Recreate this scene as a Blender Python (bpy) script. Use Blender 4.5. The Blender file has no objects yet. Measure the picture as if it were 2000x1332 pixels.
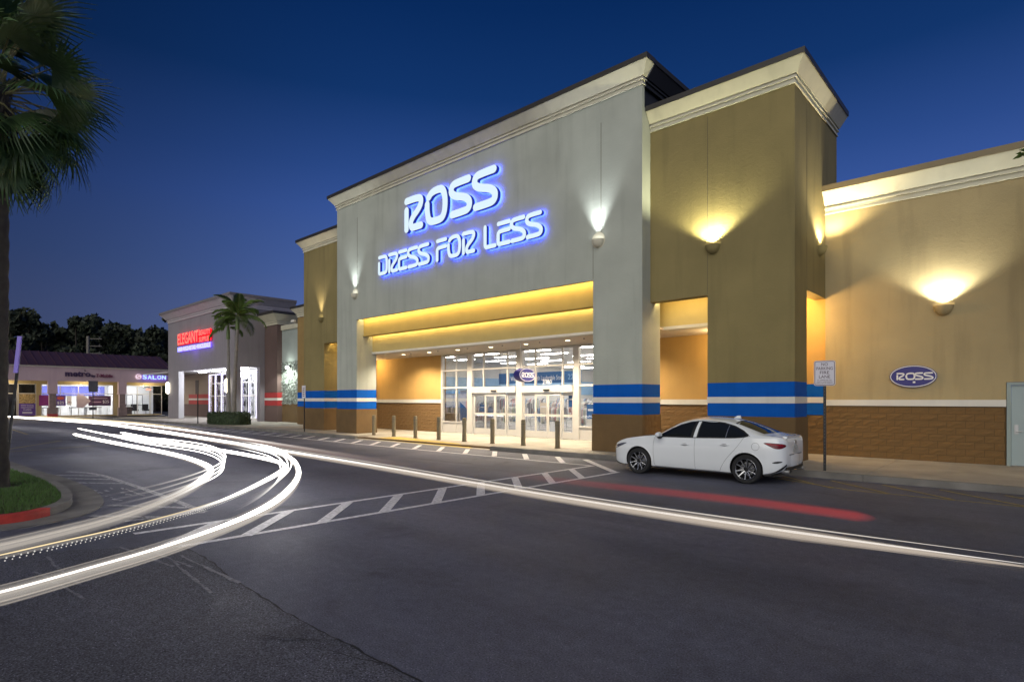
import bpy, bmesh, math, random
from mathutils import Vector, Matrix

random.seed(7)
C = bpy.context.scene.collection
SC = bpy.context.scene
R = math.radians
ORD = 'first second third fourth fifth sixth seventh eighth ninth tenth eleventh twelfth thirteenth fourteenth'.split()

# ------------------------------------------------------------------ camera, sky, sun, exposure
YAW = math.atan(1032 / 1129.0)
cam = bpy.data.cameras.new('camera')
cam_o = bpy.data.objects.new('camera', cam)
C.objects.link(cam_o)
cam_o.location = (0, 0, 1.88)
cam_o.rotation_euler = (R(90), 0, YAW)
cam.sensor_width = 36
cam.lens = 36 * 1129 / 2000.0
cam.shift_y = 0.057
cam.clip_end = 2000
SC.camera = cam_o

SC.view_settings.view_transform = 'Standard'
SC.view_settings.look = 'None'
SC.view_settings.exposure = 0
SC.view_settings.gamma = 1
SC.cycles.use_denoising = True
SC.cycles.max_bounces = 6
SC.cycles.diffuse_bounces = 3
SC.cycles.glossy_bounces = 3
SC.cycles.transparent_max_bounces = 64
SC.cycles.sample_clamp_indirect = 4
SC.cycles.caustics_reflective = False
SC.cycles.caustics_refractive = False

W = bpy.data.worlds.new('World')
SC.world = W
W.use_nodes = True
wn = W.node_tree
bg = wn.nodes['Background']
tc = wn.nodes.new('ShaderNodeTexCoord')
sep = wn.nodes.new('ShaderNodeSeparateXYZ')
ramp = wn.nodes.new('ShaderNodeValToRGB')
wn.links.new(tc.outputs['Generated'], sep.inputs[0])
wn.links.new(sep.outputs['Z'], ramp.inputs[0])
cr = ramp.color_ramp
cr.interpolation = 'LINEAR'
SKY = [(0.0, (.150, .200, .40)), (.13, (.105, .158, .385)), (.20, (.070, .130, .365)), (.30, (.040, .094, .325)), (.36, (.024, .069, .255)),
       (.46, (.0062, .036, .150)), (.56, (.0026, .023, .108)), (1.0, (.001, .010, .055))]
cr.elements[0].position = 0
cr.elements[0].color = (*SKY[0][1], 1)
cr.elements[1].position = 1
cr.elements[1].color = (*SKY[-1][1], 1)
for p, c in SKY[1:-1]:
    e = cr.elements.new(p)
    e.color = (*c, 1)
# the afterglow lies to the right, behind the store: the sky dims slowly away from it
dotn = wn.nodes.new('ShaderNodeVectorMath')
dotn.operation = 'DOT_PRODUCT'
dotn.inputs[1].default_value = (math.cos(YAW), math.sin(YAW), 0)
wn.links.new(tc.outputs['Generated'], dotn.inputs[0])
dim = wn.nodes.new('ShaderNodeMapRange')
dim.interpolation_type = 'SMOOTHSTEP'
for i, v in enumerate((-.78, -.14, .30, 1.0)):
    dim.inputs[i + 1].default_value = v
wn.links.new(dotn.outputs['Value'], dim.inputs[0])
smx = wn.nodes.new('ShaderNodeMix')
smx.data_type = 'RGBA'
smx.blend_type = 'MULTIPLY'
smx.inputs[0].default_value = 1
wn.links.new(ramp.outputs[0], smx.inputs[6])
wn.links.new(dim.outputs[0], smx.inputs[7])
wn.links.new(smx.outputs[2], bg.inputs[0])
bg.inputs[1].default_value = 1.0

lot_fill = bpy.data.lights.new('lot_fill', 'SUN')  # wide fill standing in for the unseen parking-lot lamps behind the camera
lot_fill.energy = 2.1
lot_fill.angle = R(70)
lot_fill.color = (1.0, .96, .86)
lot_fill_o = bpy.data.objects.new('lot_fill', lot_fill)
C.objects.link(lot_fill_o)
lot_fill_o.rotation_euler = Vector((-0.34, 0.90, -0.42)).to_track_quat('-Z', 'Y').to_euler()

# ------------------------------------------------------------------ materials
MATS = {}


def pmat(name, col, rough=.75, metal=0.0, spec=.5, var=.08, vs=2.5, bump=0.0, bs=60.0, swirl=0.0, coat=0.0,
         emit=None, es=0.0, stain=0.0):
    m = bpy.data.materials.new(name)
    m.use_nodes = True
    nt = m.node_tree
    b = nt.nodes['Principled BSDF']
    b.inputs['Roughness'].default_value = rough
    b.inputs['Metallic'].default_value = metal
    b.inputs['Specular IOR Level'].default_value = spec
    b.inputs['Coat Weight'].default_value = coat
    b.inputs['Coat Roughness'].default_value = .08
    t = nt.nodes.new('ShaderNodeTexCoord')
    n1 = nt.nodes.new('ShaderNodeTexNoise')
    n1.inputs['Scale'].default_value = vs
    n1.inputs['Detail'].default_value = 5
    nt.links.new(t.outputs['Object'], n1.inputs['Vector'])
    mr = nt.nodes.new('ShaderNodeMapRange')
    mr.inputs[1].default_value = .25
    mr.inputs[2].default_value = .75
    mr.inputs[3].default_value = 1 - var
    mr.inputs[4].default_value = 1 + var
    nt.links.new(n1.outputs[0], mr.inputs[0])
    mx = nt.nodes.new('ShaderNodeMix')
    mx.data_type = 'RGBA'
    mx.blend_type = 'MULTIPLY'
    mx.inputs[0].default_value = 1
    mx.inputs[6].default_value = (*col, 1)
    nt.links.new(mr.outputs[0], mx.inputs[7])
    out = mx.outputs[2]
    if stain:
        mp = nt.nodes.new('ShaderNodeMapping')
        mp.inputs['Scale'].default_value = (1.3, 1.3, .12)
        nt.links.new(t.outputs['Object'], mp.inputs[0])
        n3 = nt.nodes.new('ShaderNodeTexNoise')
        n3.inputs['Scale'].default_value = 2.2
        n3.inputs['Detail'].default_value = 6
        nt.links.new(mp.outputs[0], n3.inputs['Vector'])
        m3 = nt.nodes.new('ShaderNodeMapRange')
        m3.inputs[1].default_value = .52
        m3.inputs[2].default_value = .75
        m3.inputs[3].default_value = 1
        m3.inputs[4].default_value = 1 - stain
        nt.links.new(n3.outputs[0], m3.inputs[0])
        mz = nt.nodes.new('ShaderNodeMix')
        mz.data_type = 'RGBA'
        mz.blend_type = 'MULTIPLY'
        mz.inputs[0].default_value = 1
        nt.links.new(out, mz.inputs[6])
        nt.links.new(m3.outputs[0], mz.inputs[7])
        out = mz.outputs[2]
    nt.links.new(out, b.inputs['Base Color'])
    last = None
    if swirl:
        n4 = nt.nodes.new('ShaderNodeTexNoise')
        n4.inputs['Scale'].default_value = 5.5
        n4.inputs['Detail'].default_value = 4
        n4.inputs['Distortion'].default_value = 1.6
        nt.links.new(t.outputs['Object'], n4.inputs['Vector'])
        bb = nt.nodes.new('ShaderNodeBump')
        bb.inputs['Strength'].default_value = swirl
        bb.inputs['Distance'].default_value = .02
        nt.links.new(n4.outputs[0], bb.inputs['Height'])
        last = bb
    if bump:
        n2 = nt.nodes.new('ShaderNodeTexNoise')
        n2.inputs['Scale'].default_value = bs
        n2.inputs['Detail'].default_value = 6
        nt.links.new(t.outputs['Object'], n2.inputs['Vector'])
        bb = nt.nodes.new('ShaderNodeBump')
        bb.inputs['Strength'].default_value = bump
        bb.inputs['Distance'].default_value = .01
        nt.links.new(n2.outputs[0], bb.inputs['Height'])
        if last:
            nt.links.new(last.outputs[0], bb.inputs['Normal'])
        last = bb
    if last:
        nt.links.new(last.outputs[0], b.inputs['Normal'])
    if emit:
        b.inputs['Emission Color'].default_value = (*emit, 1)
        b.inputs['Emission Strength'].default_value = es
    MATS[name] = m
    return m


def glow(name, col, strength, alpha=1.0):
    m = bpy.data.materials.new(name)
    m.use_nodes = True
    nt = m.node_tree
    nt.nodes.remove(nt.nodes['Principled BSDF'])
    o = nt.nodes['Material Output']
    e = nt.nodes.new('ShaderNodeEmission')
    e.inputs[0].default_value = (*col, 1)
    e.inputs[1].default_value = strength
    if alpha < 1:
        tr = nt.nodes.new('ShaderNodeBsdfTransparent')
        mx = nt.nodes.new('ShaderNodeMixShader')
        mx.inputs[0].default_value = alpha
        nt.links.new(tr.outputs[0], mx.inputs[1])
        nt.links.new(e.outputs[0], mx.inputs[2])
        nt.links.new(mx.outputs[0], o.inputs[0])
    else:
        nt.links.new(e.outputs[0], o.inputs[0])
    MATS[name] = m
    return m


def streakmat(name, col, strength, alpha):
    """light streak: emission and see-through air, both following the streak's own 'power' along its run"""
    m = bpy.data.materials.new(name)
    m.use_nodes = True
    nt = m.node_tree
    nt.nodes.remove(nt.nodes['Principled BSDF'])
    o = nt.nodes['Material Output']
    at = nt.nodes.new('ShaderNodeAttribute')
    at.attribute_name = 'power'
    e = nt.nodes.new('ShaderNodeEmission')
    e.inputs[0].default_value = (*col, 1)
    pw3 = nt.nodes.new('ShaderNodeMath')
    pw3.operation = 'POWER'
    pw3.inputs[1].default_value = 3
    nt.links.new(at.outputs['Fac'], pw3.inputs[0])
    st = nt.nodes.new('ShaderNodeMapRange')
    st.inputs[3].default_value = min(strength, .95)
    st.inputs[4].default_value = strength
    nt.links.new(pw3.outputs[0], st.inputs[0])
    nt.links.new(st.outputs[0], e.inputs[1])
    tr = nt.nodes.new('ShaderNodeBsdfTransparent')
    mu = nt.nodes.new('ShaderNodeMath')
    mu.operation = 'MULTIPLY'
    mu.inputs[1].default_value = alpha
    nt.links.new(at.outputs['Fac'], mu.inputs[0])
    mx = nt.nodes.new('ShaderNodeMixShader')
    nt.links.new(mu.outputs[0], mx.inputs[0])
    nt.links.new(tr.outputs[0], mx.inputs[1])
    nt.links.new(e.outputs[0], mx.inputs[2])
    nt.links.new(mx.outputs[0], o.inputs[0])
    MATS[name] = m
    return m


def glassmat(name, tint=(1, 1, 1), refl=.5):
    m = bpy.data.materials.new(name)
    m.use_nodes = True
    nt = m.node_tree
    nt.nodes.remove(nt.nodes['Principled BSDF'])
    o = nt.nodes['Material Output']
    tr = nt.nodes.new('ShaderNodeBsdfTransparent')
    tr.inputs[0].default_value = (*tint, 1)
    g = nt.nodes.new('ShaderNodeBsdfGlossy')
    g.inputs['Roughness'].default_value = .02
    fr = nt.nodes.new('ShaderNodeFresnel')
    fr.inputs[0].default_value = 1.45
    mu = nt.nodes.new('ShaderNodeMath')
    mu.operation = 'MULTIPLY'
    mu.inputs[1].default_value = refl
    nt.links.new(fr.outputs[0], mu.inputs[0])
    mx = nt.nodes.new('ShaderNodeMixShader')
    nt.links.new(mu.outputs[0], mx.inputs[0])
    nt.links.new(tr.outputs[0], mx.inputs[1])
    nt.links.new(g.outputs[0], mx.inputs[2])
    nt.links.new(mx.outputs[0], o.inputs[0])
    MATS[name] = m
    return m


def asphalt(name, base, patch=.35, speck=.5, rough=.72):
    m = bpy.data.materials.new(name)
    m.use_nodes = True
    nt = m.node_tree
    b = nt.nodes['Principled BSDF']
    b.inputs['Specular IOR Level'].default_value = .45
    t = nt.nodes.new('ShaderNodeTexCoord')

    def noise(scale, detail=5, mapping=None, dist=0):
        n = nt.nodes.new('ShaderNodeTexNoise')
        n.inputs['Scale'].default_value = scale
        n.inputs['Detail'].default_value = detail
        n.inputs['Distortion'].default_value = dist
        if mapping:
            mp = nt.nodes.new('ShaderNodeMapping')
            mp.inputs['Scale'].default_value = mapping
            nt.links.new(t.outputs['Object'], mp.inputs[0])
            nt.links.new(mp.outputs[0], n.inputs['Vector'])
        else:
            nt.links.new(t.outputs['Object'], n.inputs['Vector'])
        return n

    def rng(n, lo, hi, a, c):
        r = nt.nodes.new('ShaderNodeMapRange')
        for i, v in enumerate((lo, hi, a, c)):
            r.inputs[i + 1].default_value = v
        nt.links.new(n.outputs[0], r.inputs[0])
        return r

    def mul(a, bb):
        x = nt.nodes.new('ShaderNodeMath')
        x.operation = 'MULTIPLY'
        nt.links.new(a.outputs[0], x.inputs[0])
        nt.links.new(bb.outputs[0], x.inputs[1])
        return x
    big = rng(noise(.28, 6), .3, .7, 1 - patch, 1 + patch)
    lanes = rng(noise(1.0, 5, (.10, .9, 1), .4), .3, .7, 1 - patch * .75, 1 + patch * .75)
    fine = rng(noise(70, 3), .32, .68, max(.12, 1 - speck), 1 + speck)
    mid = rng(noise(9, 8), .3, .7, .86, 1.14)
    f = mul(mul(big, lanes), mul(fine, mid))
    vo = nt.nodes.new('ShaderNodeTexVoronoi')
    vo.inputs['Scale'].default_value = 42
    nt.links.new(t.outputs['Object'], vo.inputs['Vector'])
    ch = nt.nodes.new('ShaderNodeMapRange')
    ch.inputs[1].default_value = 0.06
    ch.inputs[2].default_value = 0.20
    ch.inputs[3].default_value = 1 + 3.2 * speck
    ch.inputs[4].default_value = 1
    nt.links.new(vo.outputs['Distance'], ch.inputs[0])
    f = mul(f, ch)
    f = mul(f, rng(noise(.9, 7, None, .8), .60, .74, 1, .62))
    f = mul(f, rng(noise(.55, 6, (.18, 1.6, 1), .3), .57, .70, 1, .80))
    mx = nt.nodes.new('ShaderNodeMix')
    mx.data_type = 'RGBA'
    mx.blend_type = 'MULTIPLY'
    mx.inputs[0].default_value = 1
    mx.inputs[6].default_value = (*base, 1)
    nt.links.new(f.outputs[0], mx.inputs[7])
    nt.links.new(mx.outputs[2], b.inputs['Base Color'])
    rr = rng(noise(.5, 4), .3, .7, rough - .1, rough + .1)
    nt.links.new(rr.outputs[0], b.inputs['Roughness'])
    bp = nt.nodes.new('ShaderNodeBump')
    bp.inputs['Strength'].default_value = .5
    bp.inputs['Distance'].default_value = .006
    nt.links.new(noise(130, 3).outputs[0], bp.inputs['Height'])
    nt.links.new(bp.outputs[0], b.inputs['Normal'])
    MATS[name] = m
    return m


def paintmat(name, col, wear=.5):
    """worn road paint over asphalt"""
    m = bpy.data.materials.new(name)
    m.use_nodes = True
    nt = m.node_tree
    b = nt.nodes['Principled BSDF']
    b.inputs['Roughness'].default_value = .7
    t = nt.nodes.new('ShaderNodeTexCoord')
    n = nt.nodes.new('ShaderNodeTexNoise')
    n.inputs['Scale'].default_value = 16
    n.inputs['Detail'].default_value = 9
    n.inputs['Roughness'].default_value = .7
    nt.links.new(t.outputs['Object'], n.inputs['Vector'])
    r = nt.nodes.new('ShaderNodeMapRange')
    r.inputs[1].default_value = .40
    r.inputs[2].default_value = .62
    r.inputs[3].default_value = 0
    r.inputs[4].default_value = wear
    nt.links.new(n.outputs[0], r.inputs[0])
    mx = nt.nodes.new('ShaderNodeMix')
    mx.data_type = 'RGBA'
    mx.inputs[6].default_value = (*col, 1)
    mx.inputs[7].default_value = (.07, .07, .075, 1)
    nt.links.new(r.outputs[0], mx.inputs[0])
    nt.links.new(mx.outputs[2], b.inputs['Base Color'])
    MATS[name] = m
    return m


sage = pmat('sage stucco', (.39, .41, .355), .85, var=.10, vs=.8, bump=.35, bs=45, swirl=.25, stain=.14)
gold = pmat('olive gold stucco', (.225, .180, .072), .85, var=.11, vs=.8, bump=.35, bs=45, swirl=.25, stain=.18)
tan = pmat('tan stucco', (.385, .305, .160), .85, var=.10, vs=.8, bump=.35, bs=45, swirl=.18, stain=.22)
orange = pmat('orange stucco', (.50, .30, .09), .85, var=.06, vs=1.5, bump=.3, bs=45, swirl=.15, stain=.06)
beamgold = pmat('beam gold paint', (.42, .30, .085), .75, var=.06, vs=2, bump=.2, bs=40, swirl=.1)
cream = pmat('cream trim', (.60, .57, .44), .7, var=.06, vs=2, bump=.15, bs=50, stain=.12)
offwhite = pmat('off white trim', (.66, .64, .58), .6, var=.05, vs=2, bump=.1, stain=.10)
ceilw = pmat('ceiling white', (.68, .60, .50), .85, var=.03, vs=1)
bronze = pmat('bronze coping', (.035, .031, .027), .45, var=.2, vs=1)
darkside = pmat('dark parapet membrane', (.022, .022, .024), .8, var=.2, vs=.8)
joint = pmat('joint sealant', (.10, .09, .06), .9)
blue = pmat('blue paint', (.001, .088, .42), .75, spec=.15, var=.08, vs=2, bump=.3, bs=40, swirl=.15, stain=.12)
red = pmat('red paint', (.40, .035, .035), .6, var=.08, vs=2, bump=.3, bs=40)
block = pmat('brown split block', (.165, .093, .032), .9, var=.16, vs=2.2, bump=.8, bs=30)
mortar = pmat('brown mortar', (.095, .056, .022), .95, var=.1, vs=4, bump=.5, bs=60)
basebrown = pmat('brown stucco base', (.135, .082, .032), .85, var=.14, vs=1.6, bump=.6, bs=35, swirl=.3)
alum = pmat('painted aluminium', (.60, .57, .52), .4, metal=.2, var=.04, vs=2)
glass = glassmat('storefront glass', (.97, .98, 1.0), .55)
shopwhite = pmat('shop wall', (.70, .69, .66), .8, var=.03)
shopblue = pmat('shop wall blue', (.30, .48, .70), .8, var=.03)
signblue = pmat('sign blue', (.030, .028, .19), .4, var=.03)
bannerblue = pmat('banner blue', (.035, .12, .30), .6, var=.03)
white = pmat('white print', (.75, .74, .74), .5, var=.02)
black = pmat('black', (.012, .012, .013), .5, var=.1)
dkgrey = pmat('dark grey', (.06, .06, .065), .6, var=.1)
steel = pmat('steel', (.45, .45, .45), .35, metal=.8, var=.05)
bollardm = pmat('bollard paint', (.150, .125, .075), .6, var=.16, vs=6, bump=.4, bs=40)
concrete = pmat('concrete', (.33, .30, .25), .85, var=.22, vs=.9, bump=.5, bs=70, stain=.12)
kerbm = pmat('kerb concrete', (.17, .16, .145), .85, var=.3, vs=2.0, bump=.6, bs=60)
yellowp = paintmat('worn yellow paint', (.52, .36, .03), .35)
yellowf = paintmat('faded yellow line', (.38, .29, .06), .75)
whitep = paintmat('white road paint', (.76, .75, .78), .45)
whitef = paintmat('faded white line', (.42, .42, .45), .95)
redkerb = pmat('red kerb paint', (.50, .045, .03), .6, var=.25, vs=6, bump=.4)
road_m = asphalt('asphalt', (.090, .093, .124), .26, .50)
old_m = asphalt('old coarse asphalt', (.064, .065, .080), .24, 1.15)
crackm = pmat('tar', (.012, .012, .012), .7)
led_warm = glow('warm light strip', (1.0, .74, .32), 34)
led_white = glow('white light strip', (.92, .95, 1.0), 22)
led_viol = glow('violet light strip', (.62, .58, 1.0), 5)
lens_w = glow('warm lens', (1.0, .86, .55), 8)
lens_c = glow('cool lens', (.93, .97, 1.0), 8)
shop_light = glow('shop ceiling light', (1.0, .94, .84), 30)
shop_light_b = glow('cool shop light', (.95, .97, 1.0), 22)
let_face = glow('sign letter face', (.74, .90, 1.0), 1.02)
let_blue = glow('sign letter halo', (.04, .08, 1.0), 30.0)
let_side = glow('sign letter side', (.035, .06, .55), .55)
let_red = glow('red letter face', (1.0, .22, .17), 1.3)
let_redh = glow('red letter halo', (1.0, .01, .02), 4.0)
let_viol = glow('violet letter halo', (.15, .10, 1.0), 5.0)


# ------------------------------------------------------------------ mesh builder
WM = {}


class MB:
    def __init__(s):
        s.v, s.f, s.mi = [], [], []

    def add(s, vs, fs, mi=0):
        n = len(s.v)
        s.v += [tuple(v) for v in vs]
        s.f += [tuple(i + n for i in f) for f in fs]
        s.mi += [mi] * len(fs)
        return s

    def box(s, x0, x1, y0, y1, z0, z1, mi=0):
        return s.add([(x0, y0, z0), (x1, y0, z0), (x1, y1, z0), (x0, y1, z0), (x0, y0, z1), (x1, y0, z1), (x1, y1, z1), (x0, y1, z1)],
                     [(0, 3, 2, 1), (4, 5, 6, 7), (0, 1, 5, 4), (1, 2, 6, 5), (2, 3, 7, 6), (3, 0, 4, 7)], mi)

    def prism(s, poly, axis, a, b, mi=0):
        n = len(poly)

        def P(p, t):
            return {'x': (t, p[0], p[1]), 'y': (p[0], t, p[1]), 'z': (p[0], p[1], t)}[axis]
        return s.add([P(p, a) for p in poly] + [P(p, b) for p in poly],
                     [tuple(range(n)), tuple(range(2 * n - 1, n - 1, -1))] + [(i, i + n, (i + 1) % n + n, (i + 1) % n) for i in range(n)], mi)

    def tube(s, pts, r, n=8, mi=0, cap=True):
        pts = [Vector(p) for p in pts]
        rs = r if isinstance(r, (list, tuple)) else [r] * len(pts)
        base = len(s.v)
        for i, p in enumerate(pts):
            t = (pts[min(i + 1, len(pts) - 1)] - pts[max(i - 1, 0)]).normalized()
            u = Vector((0, 0, 1)) if abs(t.z) < .92 else Vector((1, 0, 0))
            a = t.cross(u).normalized()
            b = t.cross(a).normalized()
            for k in range(n):
                q = 2 * math.pi * k / n
                s.v.append(tuple(p + a * math.cos(q) * rs[i] + b * math.sin(q) * rs[i]))
        for i in range(len(pts) - 1):
            for k in range(n):
                s.f.append((base + i * n + k, base + i * n + (k + 1) % n, base + (i + 1) * n + (k + 1) % n, base + (i + 1) * n + k))
                s.mi.append(mi)
        if cap:
            s.f.append(tuple(base + k for k in range(n)))
            s.f.append(tuple(base + (len(pts) - 1) * n + k for k in range(n)))
            s.mi += [mi, mi]
        return s

    def lathe(s, prof, c, axis='z', n=24, mi=0, sx=1, sy=1, cap=True):
        base = len(s.v)
        for r, h in prof:
            for k in range(n):
                q = 2 * math.pi * k / n
                a, b = r * math.cos(q) * sx, r * math.sin(q) * sy
                p = {'z': (a, b, h), 'y': (a, h, b), 'x': (h, a, b)}[axis]
                s.v.append((p[0] + c[0], p[1] + c[1], p[2] + c[2]))
        for i in range(len(prof) - 1):
            for k in range(n):
                s.f.append((base + i * n + k, base + i * n + (k + 1) % n, base + (i + 1) * n + (k + 1) % n, base + (i + 1) * n + k))
                s.mi.append(mi)
        if cap:
            s.f.append(tuple(base + k for k in range(n)))
            s.f.append(tuple(base + (len(prof) - 1) * n + k for k in range(n)))
            s.mi += [mi, mi]
        return s

    def build(s, name, mats, parent=None, smooth=False, local=False, flip=True):
        me = bpy.data.meshes.new(name)
        me.from_pydata(s.v, [], s.f)
        mats = mats if isinstance(mats, (list, tuple)) else [mats]
        for m in mats:
            me.materials.append(m)
        me.polygons.foreach_set('material_index', s.mi)
        if flip:
            bm = bmesh.new()
            bm.from_mesh(me)
            bmesh.ops.recalc_face_normals(bm, faces=bm.faces)
            bm.to_mesh(me)
            bm.free()
        if smooth:
            me.polygons.foreach_set('use_smooth', [True] * len(me.polygons))
            me.set_sharp_from_angle(angle=R(smooth if smooth is not True else 40))
        me.update()
        return link(name, me, parent, local)


def link(name, me, parent=None, local=False):
    o = bpy.data.objects.new(name, me)
    C.objects.link(o)
    if parent:
        o.parent = parent
        if not local and parent in WM:
            o.matrix_parent_inverse = WM[parent].inverted()
    return o


def tag(o, label=None, cat=None, group=None, kind=None):
    if label:
        o['label'] = label
    if cat:
        o['category'] = cat
    if group:
        o['group'] = group
    if kind:
        o['kind'] = kind
    return o


def thing(name, loc, label, cat, group=None, rz=0):
    o = bpy.data.objects.new(name, None)
    C.objects.link(o)
    o.location = loc
    o.rotation_euler = (0, 0, rz)
    o.empty_display_size = .2
    WM[o] = Matrix.Translation(loc) @ Matrix.Rotation(rz, 4, 'Z')
    return tag(o, label, cat, group)


def structure(mb, name, mats, **k):
    return tag(mb.build(name, mats, **k), kind='structure')


def copy_tree(o, parent=None):
    c = o.copy()
    C.objects.link(c)
    if parent:
        c.parent = parent
    for ch in list(o.children):
        copy_tree(ch, c)
    return c


def lamp(kind, name, loc, power, col, parent=None, direction=(0, 0, -1), size=.1, cone=90, blend=.3):
    l = bpy.data.lights.new(name, kind)
    l.energy = power
    l.color = col
    o = bpy.data.objects.new(name, l)
    C.objects.link(o)
    o.location = loc
    o.rotation_euler = Vector(direction).to_track_quat('-Z', 'Y').to_euler()
    if kind == 'SPOT':
        l.spot_size = R(cone)
        l.spot_blend = blend
        l.shadow_soft_size = size
    elif kind == 'POINT':
        l.shadow_soft_size = size
    if parent:
        o.parent = parent
        if parent in WM:
            o.matrix_parent_inverse = WM[parent].inverted()
    return o


FACE_Y = Matrix.Rotation(R(90), 4, 'X')                                   # print that faces -Y
FACE_X = Matrix.Rotation(R(90), 4, 'Z') @ Matrix.Rotation(R(90), 4, 'X')  # print that faces +X


def text(s, name, loc, width, height, face, mats, parent, depth=.004, bold=0.0, align='CENTER', local=False):
    """lettering as a mesh, scaled to width x height, its lower middle (or lower left) at loc"""
    cu = bpy.data.curves.new('lettering', 'FONT')
    cu.body = s
    cu.size = 1
    cu.extrude = .5
    cu.offset = bold
    cu.resolution_u = 3
    o = bpy.data.objects.new('lettering', cu)
    C.objects.link(o)
    dg = bpy.context.evaluated_depsgraph_get()
    me = bpy.data.meshes.new_from_object(o.evaluated_get(dg))
    bpy.data.objects.remove(o)
    xs = [v.co.x for v in me.vertices]
    ys = [v.co.y for v in me.vertices]
    x0, x1, y0, y1 = min(xs), max(xs), min(ys), max(ys)
    sx = width / (x1 - x0)
    sy = height / (y1 - y0)
    ax = (x0 + x1) / 2 if align == 'CENTER' else x0
    for v in me.vertices:
        v.co = Vector(loc) + (face @ Vector(((v.co.x - ax) * sx, (v.co.y - y0) * sy, v.co.z * 2 * depth / 2)))
    me.materials.clear()
    for m in (mats if isinstance(mats, (list, tuple)) else [mats]):
        me.materials.append(m)
    if len(me.materials) > 1:
        fn = face @ Vector((0, 0, 1))
        me.polygons.foreach_set('material_index', [0 if p.normal.dot(fn) > .5 else 1 for p in me.polygons])
    else:
        me.polygons.foreach_set('material_index', [0] * len(me.polygons))
    me.update()
    return link(name, me, parent, local)


def chaikin(pts, n=3, closed=False):
    for _ in range(n):
        q = []
        m = len(pts)
        rng = range(m) if closed else range(m - 1)
        if not closed:
            q.append(pts[0])
        for i in rng:
            a, b = pts[i], pts[(i + 1) % m]
            q.append(tuple(a[k] * .75 + b[k] * .25 for k in range(len(a))))
            q.append(tuple(a[k] * .25 + b[k] * .75 for k in range(len(a))))
        if not closed:
            q.append(pts[-1])
        pts = q
    return pts


def stroke(mb, path, w, place, depth, wy=None, mi_face=0, mi_side=1, mi_back=1):
    """a flat round-ended stroke standing proud by depth; place(x, y, z) puts letter space into the world"""
    wy = wy or w
    L, Rr = [], []
    n = len(path)
    for i, p in enumerate(path):
        a = path[max(i - 1, 0)]
        b = path[min(i + 1, n - 1)]
        d = math.hypot(b[0] - a[0], b[1] - a[1]) or 1
        nx, ny = -(b[1] - a[1]) / d, (b[0] - a[0]) / d
        L.append((p[0] + nx * w / 2, p[1] + ny * wy / 2))
        Rr.append((p[0] - nx * w / 2, p[1] - ny * wy / 2))

    def capp(p, q, c):
        a0 = math.atan2((p[1] - c[1]) / wy, (p[0] - c[0]) / w)
        return [(c[0] + math.cos(a0 - math.pi * k / 6) * w / 2, c[1] + math.sin(a0 - math.pi * k / 6) * wy / 2) for k in range(1, 6)]
    ring = L + capp(L[-1], Rr[-1], path[-1]) + Rr[::-1] + capp(Rr[0], L[0], path[0])
    m = len(ring)
    base = len(mb.v)
    mb.v += [place(x, y, depth) for x, y in ring] + [place(x, y, 0) for x, y in ring]
    for i in range(m):
        mb.f.append((base + i, base + (i + 1) % m, base + m + (i + 1) % m, base + m + i))
        mb.mi.append(mi_side)
    for off, mi in ((0, mi_face), (m, mi_back)):
        for i in range(n - 1):
            l0, l1 = i, i + 1
            r0, r1 = n + 5 + (n - 1 - i), n + 5 + (n - 2 - i)
            mb.f.append((base + off + l0, base + off + l1, base + off + r1, base + off + r0))
            mb.mi.append(mi)
        mb.f.append(tuple(base + off + k for k in range(n - 1, n + 6)))
        mb.mi.append(mi)
        mb.f.append(tuple(base + off + k % m for k in range(n + 5 + n - 1, n + 5 + n + 5 + 1)))
        mb.mi.append(mi)


T_ = .10
ARC = [(.5 + .40 * math.cos(q), .5 + .40 * math.sin(q)) for q in [R(a) for a in range(165, -196 + 45, -12)]]


def glyph(ch):
    if ch == 'R':
        return [chaikin([(.10, .90), (.62, .90), (.93, .86), (.88, .62), (.34, .34), (.36, .10), (.62, .10), (.90, .10)], 3), [(.10, .64), (.10, .10)]]
    if ch == 'O':
        pts = [(.10, .60), (.10, .40), (.18, .12), (.50, .09), (.82, .12), (.91, .5), (.82, .88), (.50, .91), (.28, .87), (.17, .78)]
        return [chaikin(pts, 3)]
    if ch == 'S':
        return [chaikin([(.90, .90), (.45, .90), (.06, .88), (.04, .60), (.94, .42), (.96, .12), (.55, .10), (.10, .10)], 3)]
    if ch == 'D':
        return [chaikin([(.10, .62), (.10, .30), (.10, .10), (.45, .10), (.90, .12), (.92, .5), (.90, .88), (.45, .90), (.12, .90)], 3)]
    if ch == 'E':
        return [[(.12, .90), (.90, .90)], chaikin([(.90, .60), (.40, .60), (.10, .58), (.10, .30), (.10, .10), (.40, .10), (.90, .10)], 2)]
    if ch == 'F':
        return [[(.12, .90), (.90, .90)], chaikin([(.90, .60), (.40, .60), (.10, .58), (.10, .35), (.10, .08)], 2)]
    if ch == 'L':
        return [chaikin([(.10, .92), (.10, .40), (.10, .10), (.40, .10), (.90, .10)], 2)]


def letter(ch, x0, x1, z0, z1, place3, depth, mats, name, parent, wt=.20):
    mb = MB()
    w = x1 - x0
    h = z1 - z0
    for st in glyph(ch):
        st = [(x0 + p[0] * w, z0 + p[1] * h) for p in st]
        stroke(mb, st, wt * h, place3, depth, mi_back=len(mats) - 1)
    return mb.build(name, mats, parent, flip=True)


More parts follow.
